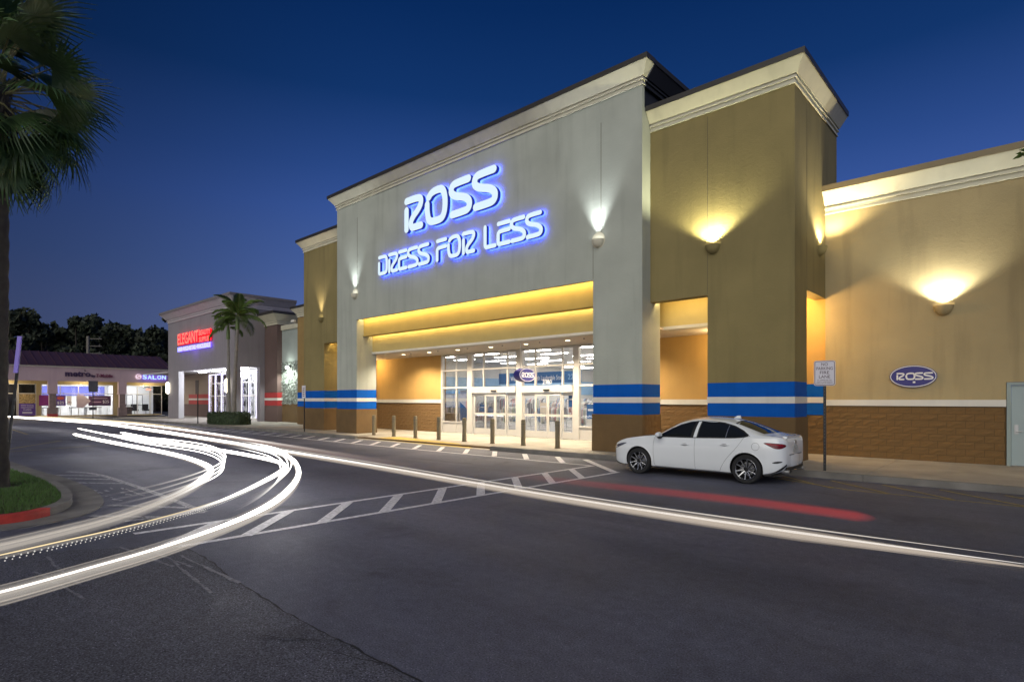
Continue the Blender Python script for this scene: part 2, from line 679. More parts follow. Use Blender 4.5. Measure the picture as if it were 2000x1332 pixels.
def cornice(path, ztop, scale, e_scale, parent, closed_ends=True, mats=(None, None), drop=1.0, name='cornice'):
    """moulded cornice run along an outer wall line (list of (x, y)); the outside is on the right hand of the run"""
    prof = [(.37, -.155), (.10, -.48), (.05, -.48), (.05, -.545), (.085, -.545), (.085, -.585), (.025, -.585), (.025, -.68), (.05, -.68), (.05, -.72), (0, -.72)]
    cap = [(0, 0), (.405, 0), (.405, -.155), (0, -.155)]
    n = len(path)

    def offs(e):
        out = []
        for i in range(n):
            ds = []
            if i > 0:
                ds.append((Vector(path[i]) - Vector(path[i - 1])).normalized())
            if i < n - 1:
                ds.append((Vector(path[i + 1]) - Vector(path[i])).normalized())
            ns = [Vector((d.y, -d.x)) for d in ds]
            if len(ns) == 1:
                o = ns[0] * e
            else:
                o = (ns[0] + ns[1]) * (e / (1 + ns[0].dot(ns[1])))
            out.append((path[i][0] + o.x, path[i][1] + o.y))
        return out

    def sweep(pr, mat, nm, par):
        mb = MB()
        pr = [(e * e_scale, z * scale) for e, z in pr]
        pr2 = pr if pr[0][0] == 0 else [(0, pr[0][1])] + pr
        rows = [[(x, y, ztop + z) for x, y in offs(e)] for e, z in pr2]
        m = len(pr2)
        vs = [p for r in rows for p in r]
        fs = []
        for a in range(m):
            b = (a + 1) % m
            for i in range(n - 1):
                fs.append((a * n + i, a * n + i + 1, b * n + i + 1, b * n + i))
        fs.append(tuple(a * n for a in range(m)))
        fs.append(tuple(a * n + n - 1 for a in range(m)))
        mb.add(vs, fs)
        return mb.build(nm, mat, par)
    c = sweep(prof, mats[0], name, parent)
    sweep(cap, mats[1], 'coping', c)
    return c

# ------------------------------------------------------------------ ground
structure(MB().box(-500, 500, -500, 500, -.3, 0), 'road', road_m)
crack_line = [(-8.19, 2.58), (-7.6, 2.62), (-7.0, 2.58), (-6.27, 2.48), (-5.59, 2.46), (-4.92, 2.42), (-4.33, 2.40), (-3.89, 2.42), (-3.4, 2.42), (-2.6, 2.44), (-1.4, 2.40), (0, 2.46), (3, 2.4)]
rc = random.Random(3)
cl = []
for (a, b) in zip(crack_line[:-1], crack_line[1:]):
    for k in range(5):
        t = k / 5
        cl.append((a[0] + (b[0] - a[0]) * t, a[1] + (b[1] - a[1]) * t + rc.uniform(-.012, .012)))
old = [(-8.19, 2.55)] + cl[2:] + [(3, -6), (-9.6, -6), (-9.4, 1.0)]
structure(MB().add([(x, y, .004) for x, y in old], [tuple(range(len(old)))]), 'asphalt_patch', old_m)
mb = MB()


def crackrun(pts, w):
    for i in range(len(pts) - 1):
        (x0, y0), (x1, y1) = pts[i], pts[i + 1]
        w0 = w * rc.uniform(.4, 1.3)
        d = Vector((x1 - x0, y1 - y0)).normalized()
        n = Vector((-d.y, d.x)) * w0 / 2
        mb.add([(x0 - n.x, y0 - n.y, .008), (x1 - n.x, y1 - n.y, .008), (x1 + n.x, y1 + n.y, .008), (x0 + n.x, y0 + n.y, .008)], [(0, 1, 2, 3)])


crackrun(cl, .018)
for st in ((-4.05, 2.40), (-3.9, 2.40), (-3.45, 2.41)):
    p = [st]
    a = rc.uniform(-2.6, -1.9)
    for k in range(13):
        a += rc.uniform(-.5, .5)
        a = max(-2.9, min(-1.3, a))
        p.append((p[-1][0] + .06 * math.cos(a), p[-1][1] + .055 * math.sin(a)))
    crackrun(p, .008)
structure(mb, 'pavement_crack', crackm, flip=False)


def strip(mb, a, b, w, z=.004, wob=0):
    d = Vector((b[0] - a[0], b[1] - a[1])).normalized()
    n = Vector((-d.y, d.x)) * w / 2
    mb.add([(a[0] - n.x, a[1] - n.y, z), (b[0] - n.x, b[1] - n.y, z), (b[0] + n.x, b[1] + n.y, z), (a[0] + n.x, a[1] + n.y, z)], [(0, 1, 2, 3)])


m1 = MB()                                                       # hatching along the kerb
for a, b in zip([(-52, 13.9), (-29.6, 13.75), (-21, 13.62), (-15, 13.6)], [(-29.6, 13.75), (-21, 13.62), (-15, 13.6), (-9.3, 13.62)]):
    strip(m1, a, b, .11)
x = -50.0
while x < -10.6:
    strip(m1, (x, 14.95), (x + 1.2, 13.68), .17, .008)
    x += 1.42
strip(m1, (-10.49, 14.85), (-8.12, 12.80), .19, .008)
structure(m1, 'kerb_hatching', whitep, flip=False)
m2 = MB()                                                       # hatched lane across the road
strip(m2, (-9.36, 13.6), (-9.36, 2.4), .12)
strip(m2, (-8.06, 12.9), (-8.12, 2.5), .12)
y = 12.55
while y > 2.6:
    strip(m2, (-9.32, y), (-8.06, y - 1.25), .17, .008)
    y -= 1.13
structure(m2, 'lane_hatching', whitep, flip=False)
m3 = MB()
for i in range(7):
    strip(m3, (-4.6 + i * 1.02, 14.85), (-3.25 + i * 1.02, 13.58), .08, .008)
strip(m3, (-4.7, 14.45), (-2.9, 13.56), .08)
strip(m3, (-2.9, 13.56), (6, 13.40), .08)
structure(m3, 'yellow_kerb_hatching', yellowf, flip=False)
m4 = MB()                                                       # island approach markings
isl = [(-18.7, 3.30), (-17.96, 3.62), (-17.09, 3.72), (-13.9, 3.75), (-10.3, 3.66)]
for a, b in zip(isl[:-1], isl[1:]):
    strip(m4, a, b, .13)
strip(m4, (-10.3, 3.66), (-10.42, 2.55), .13)
for xx in (-17.0, -16.1, -15.1):
    strip(m4, (xx - 1.0, 2.95), (xx, 3.66), .14, .008)
strip(m4, (-12.2, 2.75), (-10.9, 3.6), .14, .008)
strip(m4, (-11.3, 2.3), (-10.36, 3.0), .14, .008)
rw = random.Random(11)
for k in range(26):                                             # worn-out stencilled letters
    xx = rw.uniform(-14.6, -12.7)
    yy = rw.choice((2.98, 3.14, 3.3, 3.46))
    strip(m4, (xx, yy), (xx + rw.uniform(.08, .3), yy + rw.uniform(-.05, .05)), rw.uniform(.03, .07), .008 + k * .0002)
m6 = MB()
for k in range(6):                                              # worn smears of old paint near the camera
    xx, yy = rw.uniform(-9.4, -7.2), rw.uniform(1.1, 2.5)
    a = rw.uniform(-.25, .12)
    for j in range(14):
        l = rw.uniform(.05, .16)
        strip(m6, (xx, yy), (xx + l * 1.2, yy + l * math.tan(a)), rw.uniform(.012, .05), .0105 + k * .0003 + j * .00001)
        xx += l
        yy += l * math.tan(a) + rw.uniform(-.012, .012)
structure(m4, 'island_hatching', whitef, flip=False)
structure(m6, 'worn_paint', paintmat('smeared old paint', (.22, .22, .25), .8), flip=False)
m5 = MB()
for i in range(6):
    strip(m5, (-47.2, 5.57 - i * 2.7), (-40.0, 5.35 - i * 2.7), .11)
strip(m5, (-27.3, 3.1), (-28.4, 6.0), .10)
strip(m5, (-28.6, 3.2), (-33, 5.6), .10)
structure(m5, 'parking_lines', yellowf, flip=False)

# pavements: a slab every three metres, the kerb in front
walk = tag(MB().box(-66, 12, 15.4, 60, -.2, .085).build('sidewalk', mortar), kind='structure')
mb_kerb = MB()
xs = -66.0
k = 0
while xs < 11.9:
    x1 = min(xs + 3.0, 12)
    ramp_here = xs >= -24.1 and x1 <= -15.0
    front = 16.25 if ramp_here else 15.36
    MB().box(xs + .006, x1 - .006, front + .006, 24.4, .09, .15).build('slab', concrete, walk)
    if not ramp_here:
        MB().box(xs + .004, x1 - .004, 15.2, 15.352, -.15, .148).build('kerb', kerbm, walk)
    xs = x1
rampm = MB()
rampm.add([(-24, 15.2, .012), (-15, 15.2, .012), (-15, 16.25, .149), (-24, 16.25, .149)], [(0, 1, 2, 3)])
rampm.build('ramp', concrete, walk, flip=False)
yl = MB()
yl.add([(-23.6, 15.42, .046), (-15.9, 15.22, .020), (-17.4, 15.85, .102), (-21.9, 16.22, .151)], [(0, 1, 2, 3)])
yl.build('yellow_ramp_paint', yellowp, walk, flip=False)
structure(MB().box(-90, -66.2, -40, 15.0, -.2, .15).box(-66.2, -66.0, -40, 15.0, -.2, .152), 'mall_sidewalk', concrete)

# grass island at the left
gp = [(-24, 2.0), (-18.2, 2.22), (-17.4, 2.36), (-15, 2.38), (-13.6, 2.30), (-12.6, 2.14), (-11.95, 1.86), (-11.6, 1.5), (-11.55, 1.15), (-11.8, .5), (-12.6, -.4), (-14.2, -1.1), (-24, -1.4)]
gp = chaikin(gp, 2)


def grow(poly, d):
    out = []
    n = len(poly)
    for i in range(n):
        a, b = Vector(poly[max(i - 1, 0)]), Vector(poly[min(i + 1, n - 1)])
        t = (b - a).normalized()
        out.append((poly[i][0] - t.y * d, poly[i][1] + t.x * d))
    return out


def ringmesh(mb, p0, p1, z0, z1, mi=0):
    n = len(p0)
    vs = [(x, y, z1) for x, y in p0] + [(x, y, z1) for x, y in p1] + [(x, y, z0) for x, y in p1]
    fs = []
    for i in range(n - 1):
        fs += [(i, i + 1, n + i + 1, n + i), (n + i, n + i + 1, 2 * n + i + 1, 2 * n + i)]
    mb.add(vs, fs, mi)


structure(MB().add([(x, y, .13) for x, y in gp], [tuple(range(len(gp)))]), 'island_soil', pmat('soil', (.05, .038, .02), .95, var=.3, vs=5, bump=.5), flip=False)
g1, g2 = grow(gp, .16), grow(gp, .62)
mbk = MB()
nk = len(gp)
h = int(nk * .52)
ringmesh(mbk, gp[:h + 1], g1[:h + 1], 0, .15, 0)
ringmesh(mbk, gp[h:], g1[h:], 0, .15, 1)
structure(mbk, 'island_kerb', [kerbm, redkerb])
mbg = MB()
ringmesh(mbg, g1, g2, 0, .022)
structure(mbg, 'island_gutter', kerbm)
grassm = pmat('grass blades', (.055, .125, .018), .6, var=.35, vs=6)
rg = random.Random(5)


def inside(p, poly):
    c = False
    j = len(poly) - 1
    for i in range(len(poly)):
        if (poly[i][1] > p[1]) != (poly[j][1] > p[1]) and p[0] < (poly[j][0] - poly[i][0]) * (p[1] - poly[i][1]) / (poly[j][1] - poly[i][1]) + poly[i][0]:
            c = not c
        j = i
    return c


gm = MB()
n = 0
while n < 26000:
    p = (rg.uniform(-19, -11.5), rg.uniform(-1.2, 2.4))
    if not inside(p, gp) or math.hypot(p[0] + 15.25, p[1] - 1.65) < .30:
        continue
    a = rg.uniform(0, 6.28)
    hh = rg.uniform(.035, .085)
    lx, ly = rg.uniform(-.03, .03), rg.uniform(-.03, .03)
    w = .006
    gm.add([(p[0] - w * math.cos(a), p[1] - w * math.sin(a), .13), (p[0] + w * math.cos(a), p[1] + w * math.sin(a), .13), (p[0] + lx, p[1] + ly, .13 + hh)], [(0, 1, 2)])
    n += 1
tag(gm.build('grass', grassm, flip=False), 'short green lawn grass on the kerbed island under the fan palm', 'grass', kind='stuff')

# ------------------------------------------------------------------ the big store
B = thing('store_building', (-18.4, 16.33, .15), 'large pale green discount store with olive gold corner towers and deep lit entrance', 'store')

rough_blocks = []
for v in range(6):                                              # split-faced block, 0.395 x 0.185, face towards -Y
    rb = random.Random(40 + v)
    mb = MB()
    nx, nz = 4, 3
    vs = []
    for j in range(nz + 1):
        for i in range(nx + 1):
            edge = i in (0, nx) or j in (0, nz)
            vs.append((-.1975 + .395 * i / nx, -(0.006 if edge else rb.uniform(.006, .024)), -.0925 + .185 * j / nz))
    fs = [(j * (nx + 1) + i, j * (nx + 1) + i + 1, (j + 1) * (nx + 1) + i + 1, (j + 1) * (nx + 1) + i) for j in range(nz) for i in range(nx)]
    mb.add(vs, fs)
    mb.box(-.1972, .1972, -.0045, .02, -.0922, .0922)
    me = bpy.data.meshes.new('block')
    me.from_pydata(mb.v, [], mb.f)
    me.materials.append(block)
    me.update()
    rough_blocks.append(me)
NB = [0]


def blockwork(parent, x0, x1, z0, z1, fixed, face='-y'):
    """running-bond blocks over a plinth; face -y: runs along X at Y = fixed, +x: runs along Y at X = fixed"""
    rows = max(1, round((z1 - z0) / .195))
    rh = (z1 - z0) / rows
    rb = random.Random(int(abs(x0 * 100)))
    for r in range(rows):
        x = x0 - (.2 if r % 2 else 0)
        while x < x1 - .02:
            a, b = max(x, x0), min(x + .405, x1)
            x += .405
            if b - a < .06:
                continue
            o = link('block', rb.choice(rough_blocks), parent)
            o.scale = ((b - a - .009) / .395, rb.uniform(.7, 1.2), (rh - .009) / .185)
            zc = z0 + rh * (r + .5)
            if face == '-y':
                o.location = ((a + b) / 2, fixed, zc)
            else:
                o.location = (fixed, (a + b) / 2, zc)
                o.rotation_euler = (0, 0, R(90))
            NB[0] += 1


def bands(parent, x0, x1, y0, y1, zs=(1.39, 1.77, 1.955, 2.37), both=True):
    if both:
        MB().box(x0, x1, y0, y1, zs[2], zs[3]).box(x0, x1, y0, y1, zs[0], zs[1]).build('blue_band', blue, parent)
    MB().box(x0 - .012, x1 + .012, y0 - .012, y1, zs[1] + .001, zs[2] - .001).build('white_band', offwhite, parent)


# main front: an upside-down U
pr = [(-27.46, 2.371), (-25.6, 2.371), (-25.6, 5.92), (-11.2, 5.92), (-11.2, 2.371), (-9.33, 2.371), (-9.33, 11.90), (-27.46, 11.90)]
fw = MB().prism(pr, 'y', 16.33, 16.48).build('front_wall', sage, B)
for xj, za, zb in ((-10.88, 7.45, 11.15), (-25.55, 7.5, 11.1)):
    MB().box(xj - .007, xj + .007, 16.326, 16.34, za, zb).build('control_joint', joint, fw)
MB().box(-11.207, -11.193, 16.326, 16.34, 5.95, 7.1).build('control_joint', joint, fw)
for x0, x1, zt in ((-27.46, -25.6, 11.2), (-11.2, -9.33, 11.2)):
    p = MB().box(x0, x1, 16.48, 17.5, 2.371, 5.92).box(x0, x1, 16.48, 17.1, 5.92, zt).build('pier', sage, B)
    bands(p, x0, x1, 16.33, 17.5)
    MB().box(x0 - .03, x1 + .03, 16.30, 17.53, .15, 1.389).build('base', basebrown, p)
pier_r = p
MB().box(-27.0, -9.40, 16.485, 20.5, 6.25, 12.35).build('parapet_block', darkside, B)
cornice([(-27.46, 17.0), (-27.46, 16.33), (-9.33, 16.33), (-9.33, 16.50)], 12.60, 1.02, .95, B, mats=(cream, bronze))
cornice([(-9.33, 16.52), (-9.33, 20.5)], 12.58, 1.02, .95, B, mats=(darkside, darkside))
# entrance beams, soffit, ceiling
MB().box(-25.6, -11.2, 16.481, 17.50, 6.12, 6.2).build('soffit', tan, B)
ub = MB().box(-25.6, -11.2, 16.74, 17.05, 5.15, 6.11).build('upper_beam', beamgold, B)
MB().box(-25.55, -11.22, 16.50, 16.56, 5.99, 6.03).build('light_strip', led_warm, ub)
MB().box(-25.6, -11.2, 16.70, 17.06, 5.10, 5.149).build('beam_trim', beamgold, ub)
lb = MB().box(-25.6, -11.2, 17.27, 17.55, 4.32, 6.10).build('lower_beam', pmat('lower beam paint', (.40, .33, .14), .75, var=.06, vs=2, bump=.2, swirl=.1), B)
MB().box(-25.55, -11.22, 17.08, 17.12, 5.20, 5.24).build('light_strip', led_warm, lb)
MB().box(-25.6, -11.2, 17.22, 17.58, 4.225, 4.319).build('beam_trim', offwhite, lb)
ceil = MB().box(-27.4, -9.4, 17.59, 20.1, 4.22, 4.30).box(-9.399, -6.6, 18.21, 20.1, 4.22, 4.30).box(-30.4, -27.401, 18.21, 20.1, 4.22, 4.30).build('arcade_ceiling', ceilw, B)
for xd in (-24.6, -22.5, -20.4, -18.2, -16.1, -13.9, -12.0):
    MB().lathe([(.10, 4.216), (.10, 4.221)], (xd, 18.5, 0), 'z', 16).build('downlight', lens_w, ceil)
    lamp('SPOT', 'downlight lamp', (xd, 18.5, 4.19), 760, (1, .84, .62), B, cone=150, blend=.6, size=.08)
    MB().lathe([(.03, 4.19), (.035, 4.22)], (xd + 1.0, 18.2, 0), 'z', 8).build('sprinkler', dkgrey, ceil)
# arcade back wall left and right of the glass
for x0, x1 in ((-32.0, -23.42), (-13.0, -4.96)):
    aw = MB().box(x0, x1, 20.1, 20.4, 1.70, 5.5).build('arcade_wall', orange, B)
    MB().box(x0, x1, 20.06, 20.099, 1.69, 1.88).build('white_band', offwhite, aw)
    MB().box(x0, x1, 20.12, 20.4, .15, 1.69).build('plinth', mortar, aw)
    if x0 < -20:
        blockwork(aw, -29.4, -23.42, .15, 1.66, 20.12)
    else:
        blockwork(aw, -11.3, -8.4, .15, 1.66, 20.12)
pil = MB().box(-29.75, -29.35, 19.85, 20.059, .15, 4.22).build('pilaster', orange, B)
bands(pil, -29.76, -29.34, 19.84, 20.05)


def tower(side):
    """corner tower; side +1 is the one at the right end (outer edge X = -4.95), -1 its mirror at the left end"""
    def X(u):
        return -4.95 - u if side > 0 else -32.0 + u

    def bx(mb, u0, u1, y0, y1, z0, z1):
        a, b = sorted((X(u0), X(u1)))
        return mb.box(a, b, y0, y1, z0, z1)
    w = 4.38 if side > 0 else 4.54
    pu = 2.46 if side > 0 else 2.30
    t = bx(bx(MB(), 0, w, 16.85, 17.2, 5.021, 10.50), 0, .35, 17.2, 21.25, 5.021, 10.50)
    bx(t, 0, .35, 20.5, 21.25, .15, 5.02)
    t = t.build('tower_wall', gold, B)
    p = bx(MB(), 0, pu, 16.85, 17.96, 2.371, 5.02).build('pier', gold, B)
    a, b = sorted((X(0), X(pu)))
    bands(p, a, b, 16.85, 17.96)
    MB().box(a - .03, b + .03, 16.82, 17.99, .15, 1.389).build('base', basebrown, p)
    xj = X(pu)
    MB().box(xj - .006, xj + .006, 16.846, 16.86, 5.04, 10.40).build('control_joint', joint, t)
    if side > 0:
        MB().box(X(0) - .01, X(0) + .004, 17.955, 17.967, 5.04, 10.40).build('control_joint', joint, t)
    # roof of the recess, inner beams with hidden light strips
    e_ = w + 1.3
    bx(MB(), .36, w, 17.21, 20.09, 5.42, 5.5).build('soffit', beamgold, B)
    ib = bx(bx(MB(), 1.40, e_, 17.92, 18.2, 4.33, 5.41), 1.40, 1.68, 18.201, 20.05, 4.33, 5.41).build('inner_beam', pmat('inner beam paint ' + ('right' if side > 0 else 'left'), (.55, .45, .20), .75, var=.05), B)
    bx(bx(MB(), 1.36, e_, 17.88, 18.22, 4.225, 4.329), 1.36, 1.70, 18.221, 20.05, 4.225, 4.329).build('beam_trim', offwhite, ib)
    bx(MB(), e_, e_ + .1, 17.3, 20.09, 4.3, 5.5).build('bulkhead', beamgold, ib)
    bx(MB(), pu - .6, w - .03, 17.23, 17.29, 5.10, 5.14).build('light_strip', led_warm, ib)
    if side > 0:
        bx(MB(), .38, .44, 18.0, 19.9, 5.10, 5.14).build('light_strip', led_warm, ib)
    lamp('POINT', 'arcade fill', (X(2.9), 19.1, 4.0), 120, (1, .72, .34), B, size=.15)
    lamp('POINT', 'arcade fill', (X(.9), 18.9, 4.7), 190, (1, .64, .26), B, size=.15)  # added warm fill without a fixture, brightens rear pier and wing wall
    rp = bx(MB(), 0, .85, 20.04, 20.5, 2.371, 5.4).build('rear_pier', orange, B)
    a, b = sorted((X(0), X(1.5)))
    bands(rp, a, b, 20.03, 20.5)
    bx(MB(), 0, .85, 20.07, 20.5, .15, 1.389).build('plinth', mortar, rp)
    if side > 0:
        blockwork(rp, a, b, .15, 1.385, 20.05)
    if side > 0:
        path = [(X(w) + .02, 16.85), (X(0), 16.85), (X(0), 21.25)]
    else:
        path = [(X(0), 21.25), (X(0), 16.85), (X(w) - .02, 16.85)]
    cornice(path, 11.22, 1.0, .88, B, mats=(cream, bronze))
    bx(MB(), .02, w, 16.9, 21.2, 10.5, 11.1).build('tower_roof', darkside, B)


tower(1)
tower(-1)
blockwork(pier_r, 16.45, 17.53, .15, 1.385, -9.30, '+x')

# low wings
ww = MB().box(-4.95, -.66, 19.9, 20.2, 1.70, 7.75).box(-.66, .60, 19.9, 20.2, 2.33, 7.75).box(.60, 9, 19.9, 20.2, 1.70, 7.75).build('wing_wall', tan, B)
MB().box(-4.95, -.66, 19.86, 19.899, 1.69, 1.87).box(.6, 9, 19.86, 19.899, 1.69, 1.87).build('white_band', offwhite, ww)
MB().box(-4.95, -.66, 19.9, 20.2, .15, 1.69).box(.6, 9, 19.9, 20.2, .15, 1.69).build('plinth', mortar, ww)
blockwork(ww, -4.95, -.68, .15, 1.67, 19.9)
cornice([(-4.95, 19.9), (9, 19.9)], 8.42, 1.12, .95, B, mats=(cream, pmat('tan coping', (.22, .17, .09), .6)))
lw = MB().box(-38.5, -32.0, 19.8, 25, 2.371, 7.6).build('wing_wall', pmat('brown wing stucco', (.26, .17, .06), .85, var=.08, bump=.3), B)
bands(lw, -38.5, -32.0, 19.8, 25)
MB().box(-38.5, -32, 19.78, 25, .15, 1.389).build('base', basebrown, lw)
cornice([(-38.5, 25), (-38.5, 19.8), (-32, 19.8)], 8.35, 1.0, .95, B, mats=(cream, bronze))
gw = MB().box(-43.3, -38.5, 21.0, 21.4, 4.75, 7.2).build('link_wall', pmat('pale link wall', (.36, .40, .37), .85, var=.1, vs=1, bump=.2, stain=.1), B)
MB().box(-43.3, -38.52, 20.9, 21.4, 7.2, 7.55).build('link_coping', cream, gw)
MB().box(-43.3, -38.51, 21.0, 21.4, .15, 1.55).build('base', basebrown, gw)
MB().box(-43.3, -38.51, 21.05, 21.4, 1.551, 4.749).build('ivy_backing', pmat('ivy wall render', (.20, .21, .19), .9, var=.2), gw)
im = pmat('grey ivy leaf', (.30, .34, .30), .6, var=.45, vs=9)
mb = MB()
ri = random.Random(9)
for k in range(2600):
    x, z = ri.uniform(-43.3, -38.6), ri.uniform(1.5, 4.75)
    s, a, b = ri.uniform(.04, .09), ri.uniform(0, 6.28), ri.uniform(-.6, .6)
    y = 21.0 - ri.uniform(0, .06)
    u = Vector((math.cos(a), b * .6, math.sin(a))) * s
    v = Vector((-math.sin(a), ri.uniform(-.7, .7), math.cos(a))) * s
    c = Vector((x, y, z))
    mb.add([c - u, c - v * .6, c + u, c + v * .6], [(0, 1, 2, 3)])
tag(mb.build('wall_ivy', im, gw, flip=False), kind='stuff')

# shop front: frame, panes, two pairs of sliding doors
Y0 = 20.1
sf = MB()
for a, b in ((-23.42, -23.30), (-21.40, -21.06), (-18.07, -17.70), (-14.78, -14.48)):
    sf.box(a, b, Y0 - .06, Y0 + .12, .15, 4.219)
for c in (-22.26, -20.26, -18.66, -16.93, -15.38, -13.2):
    sf.box(c - .03, c + .03, Y0 - .03, Y0 + .08, 2.50 if c > -21 and c < -14 else .15, 4.219)
for a, b in ((-23.30, -21.40), (-21.06, -18.07), (-17.70, -14.78), (-14.48, -13.0)):
    sf.box(a, b, Y0 - .04, Y0 + .09, 4.12, 4.218)
    sf.box(a, b, Y0 - .04, Y0 + .09, 3.34, 3.41)
    if a in (-21.06, -17.70):
        sf.box(a, b, Y0 - .10, Y0 + .14, 2.20, 2.50)
    else:
        sf.box(a, b, Y0 - .04, Y0 + .09, 2.44, 2.52)
        sf.box(a, b, Y0 - .03, Y0 + .08, .15, .22)
        sf.box(a, b, Y0 + .0, Y0 + .05, .22, .68)
        sf.box(a, b, Y0 - .04, Y0 + .09, .68, .75)
sfo = sf.build('storefront', alum, B)
cols = [(-23.30, -22.29), (-22.23, -21.40), (-21.06, -20.29), (-20.23, -18.69), (-18.63, -18.07), (-17.70, -16.96), (-16.90, -15.41), (-15.35, -14.78), (-14.48, -13.23), (-13.17, -13.0)]
for a, b in cols:
    inner = -21.1 < a < -14.8
    MB().box(a, b, Y0 + .02, Y0 + .03, 3.41, 4.12).build('pane', glass, sfo)
    MB().box(a, b, Y0 + .02, Y0 + .03, 2.52 if not inner else 2.50, 3.34).build('pane', glass, sfo)
    if not inner:
        MB().box(a, b, Y0 + .02, Y0 + .03, .75, 2.44).build('pane', glass, sfo)
for edges in ((-20.98, -20.15, -19.46, -18.72, -18.09), (-17.68, -16.92, -16.19, -15.42, -14.80)):
    for i in range(4):
        a, b = edges[i] + .012, edges[i + 1] - .012
        yo = Y0 - .03 if i in (1, 2) else Y0 + .02
        d = MB()
        d.box(a, a + .06, yo, yo + .045, .17, 2.19).box(b - .06, b, yo, yo + .045, .17, 2.19)
        d.box(a + .06, b - .06, yo, yo + .045, 2.05, 2.19).box(a + .06, b - .06, yo, yo + .045, 1.12, 1.22).box(a + .06, b - .06, yo, yo + .045, .17, .46)
        do = d.build('sliding_door', alum, B)
        MB().box(a + .06, b - .06, yo + .018, yo + .026, .46, 1.12).build('pane', glass, do)
        MB().box(a + .06, b - .06, yo + .018, yo + .026, 1.22, 2.05).build('pane', glass, do)
    xm = edges[2]
    sfo2 = MB().box(xm - .16, xm + .16, Y0 - .16, Y0 - .101, 2.26, 2.33).build('door_sensor', black, sfo)
text('2380', 'door_number', (-16.25, Y0 - .002, 2.56), .52, .19, FACE_Y, white, sfo, .003)

# inside of the shop
MB().box(-31.5, -7, 20.42, 46, .10, .152).build('shop_floor', pmat('shop floor', (.55, .53, .50), .25, var=.04), B)
MB().box(-31.5, -7, 20.42, 46, 4.6, 4.7).build('shop_ceiling', pmat('shop ceiling', (.70, .70, .70), .85, var=.03), B)
MB().box(-31.5, -7, 46, 46.2, .15, 4.6).box(-31.6, -31.5, 20.42, 46, .15, 4.6).box(-7, -6.9, 20.42, 46, .15, 4.6).build('shop_wall', shopwhite, B)
MB().box(-31.48, -7.02, 45.9, 45.99, 2.3, 3.5).box(-31.49, -31.4, 20.6, 45.8, 2.3, 3.5).build('wall_stripe', shopblue, B)
pan = MB().box(-.9, .9, -.14, .14, 0, .03)
pme = None
for j in range(10):
    for i in range(6):
        t = thing('ceiling_light', (-29 + i * 3.9 + (j % 2) * .6, 22.2 + j * 2.35, 4.56), 'long white ceiling light in the %s row behind the shop glass, %s from the left' % (ORD[j], ORD[i]), 'ceiling light', 'ceiling lights inside the big store')
        if pme is None:
            pme = MB().box(-.9, .9, -.14, .14, 0, .03).build('diffuser', shop_light, t, local=True)
            fme = MB().box(-.94, .94, -.18, .18, .031, .04).build('tray', alum, t, local=True)
        else:
            link('diffuser', pme.data, t, True)
            link('tray', fme.data, t, True)

# ------------------------------------------------------------------ things inside the shop
rs = random.Random(21)
bt = thing('welcome_banner', (-19.4, 23.2, 2.72), 'long blue welcome banner hanging inside behind the glass above the doors', 'banner')
MB().box(-22.2, -16.6, 23.2, 23.24, 2.72, 3.30).build('cloth', bannerblue, bt)
text('Welcome to our North Lauderdale Store', 'lettering', (-19.5, 23.196, 2.88), 3.6, .24, FACE_Y, white, bt, .003)
text('220', 'lettering', (-17.15, 23.196, 2.88), .55, .26, FACE_Y, shopblue, bt, .003)
for x in (-22, -19.4, -16.8):
    MB().tube([(x, 23.22, 3.30), (x, 23.22, 4.58)], .008, 6).build('wire', steel, bt)
clothc = [(.60, .62, .66), (.20, .26, .40), (.62, .50, .46), (.45, .46, .45), (.70, .68, .60), (.36, .46, .58), (.50, .30, .30), (.72, .70, .70), (.18, .18, .20), (.52, .56, .44)]
clm = [pmat('cloth ' + n, c, .9, var=.12, vs=6) for n, c in zip('ash navy rose slate linen denim wine snow ink moss'.split(), clothc)]
RACKL = ['chrome rail of mixed clothes inside the shop', 'long clothes rail on the sales floor']
k = 0
for j in range(6):
    for i in range(7):
        x, y = -29 + i * 2.9 + (j % 2) * .9, 25.6 + j * 2.7
        t = thing('garment_rack', (x, y, .152), 'rail of mixed clothes in the %s row behind the glass, %s from the left' % (ORD[j], ORD[i]), 'clothes rack', 'clothes racks inside the big store')
        f = MB()
        hgt = 1.35 + .25 * (j % 3)
        for sx in (-.95, .95):
            f.tube([(sx, 0, 0), (sx, 0, hgt)], .018, 6)
            f.box(sx - .03, sx + .03, -.3, .3, 0, .03)
        f.tube([(-.95, 0, hgt), (.95, 0, hgt)], .016, 6)
        f.build('rail', steel, t, local=True)
        g = MB()
        for q in range(26):
            xx = -.9 + q * .07
            ww_, hh = rs.uniform(.20, .26), rs.uniform(.6, .95)
            g.prism([(-ww_, hgt - .10 - hh), (ww_, hgt - .10 - hh), (ww_ * .9, hgt - .16), (.04, hgt - .06), (-.04, hgt - .06), (-ww_ * .9, hgt - .16)], 'x', xx, xx + .045, rs.randrange(10))
        tag(g.build('garments', clm, t, local=True), kind='stuff')
        k += 1
for i, (x, y, lab) in enumerate(((-24.6, 21.9, 'white checkout counter just inside behind the leftmost glass bay'), (-15.9, 24.2, 'white checkout counter inside below the blue banner'))):
    t = thing('counter', (x, y, .152), lab, 'counter', 'checkout counters')
    MB().box(-.9, .9, -.3, .3, 0, .92).build('cabinet', shopwhite, t, local=True)
    MB().box(-.95, .95, -.35, .35, .921, .96).build('top', alum, t, local=True)
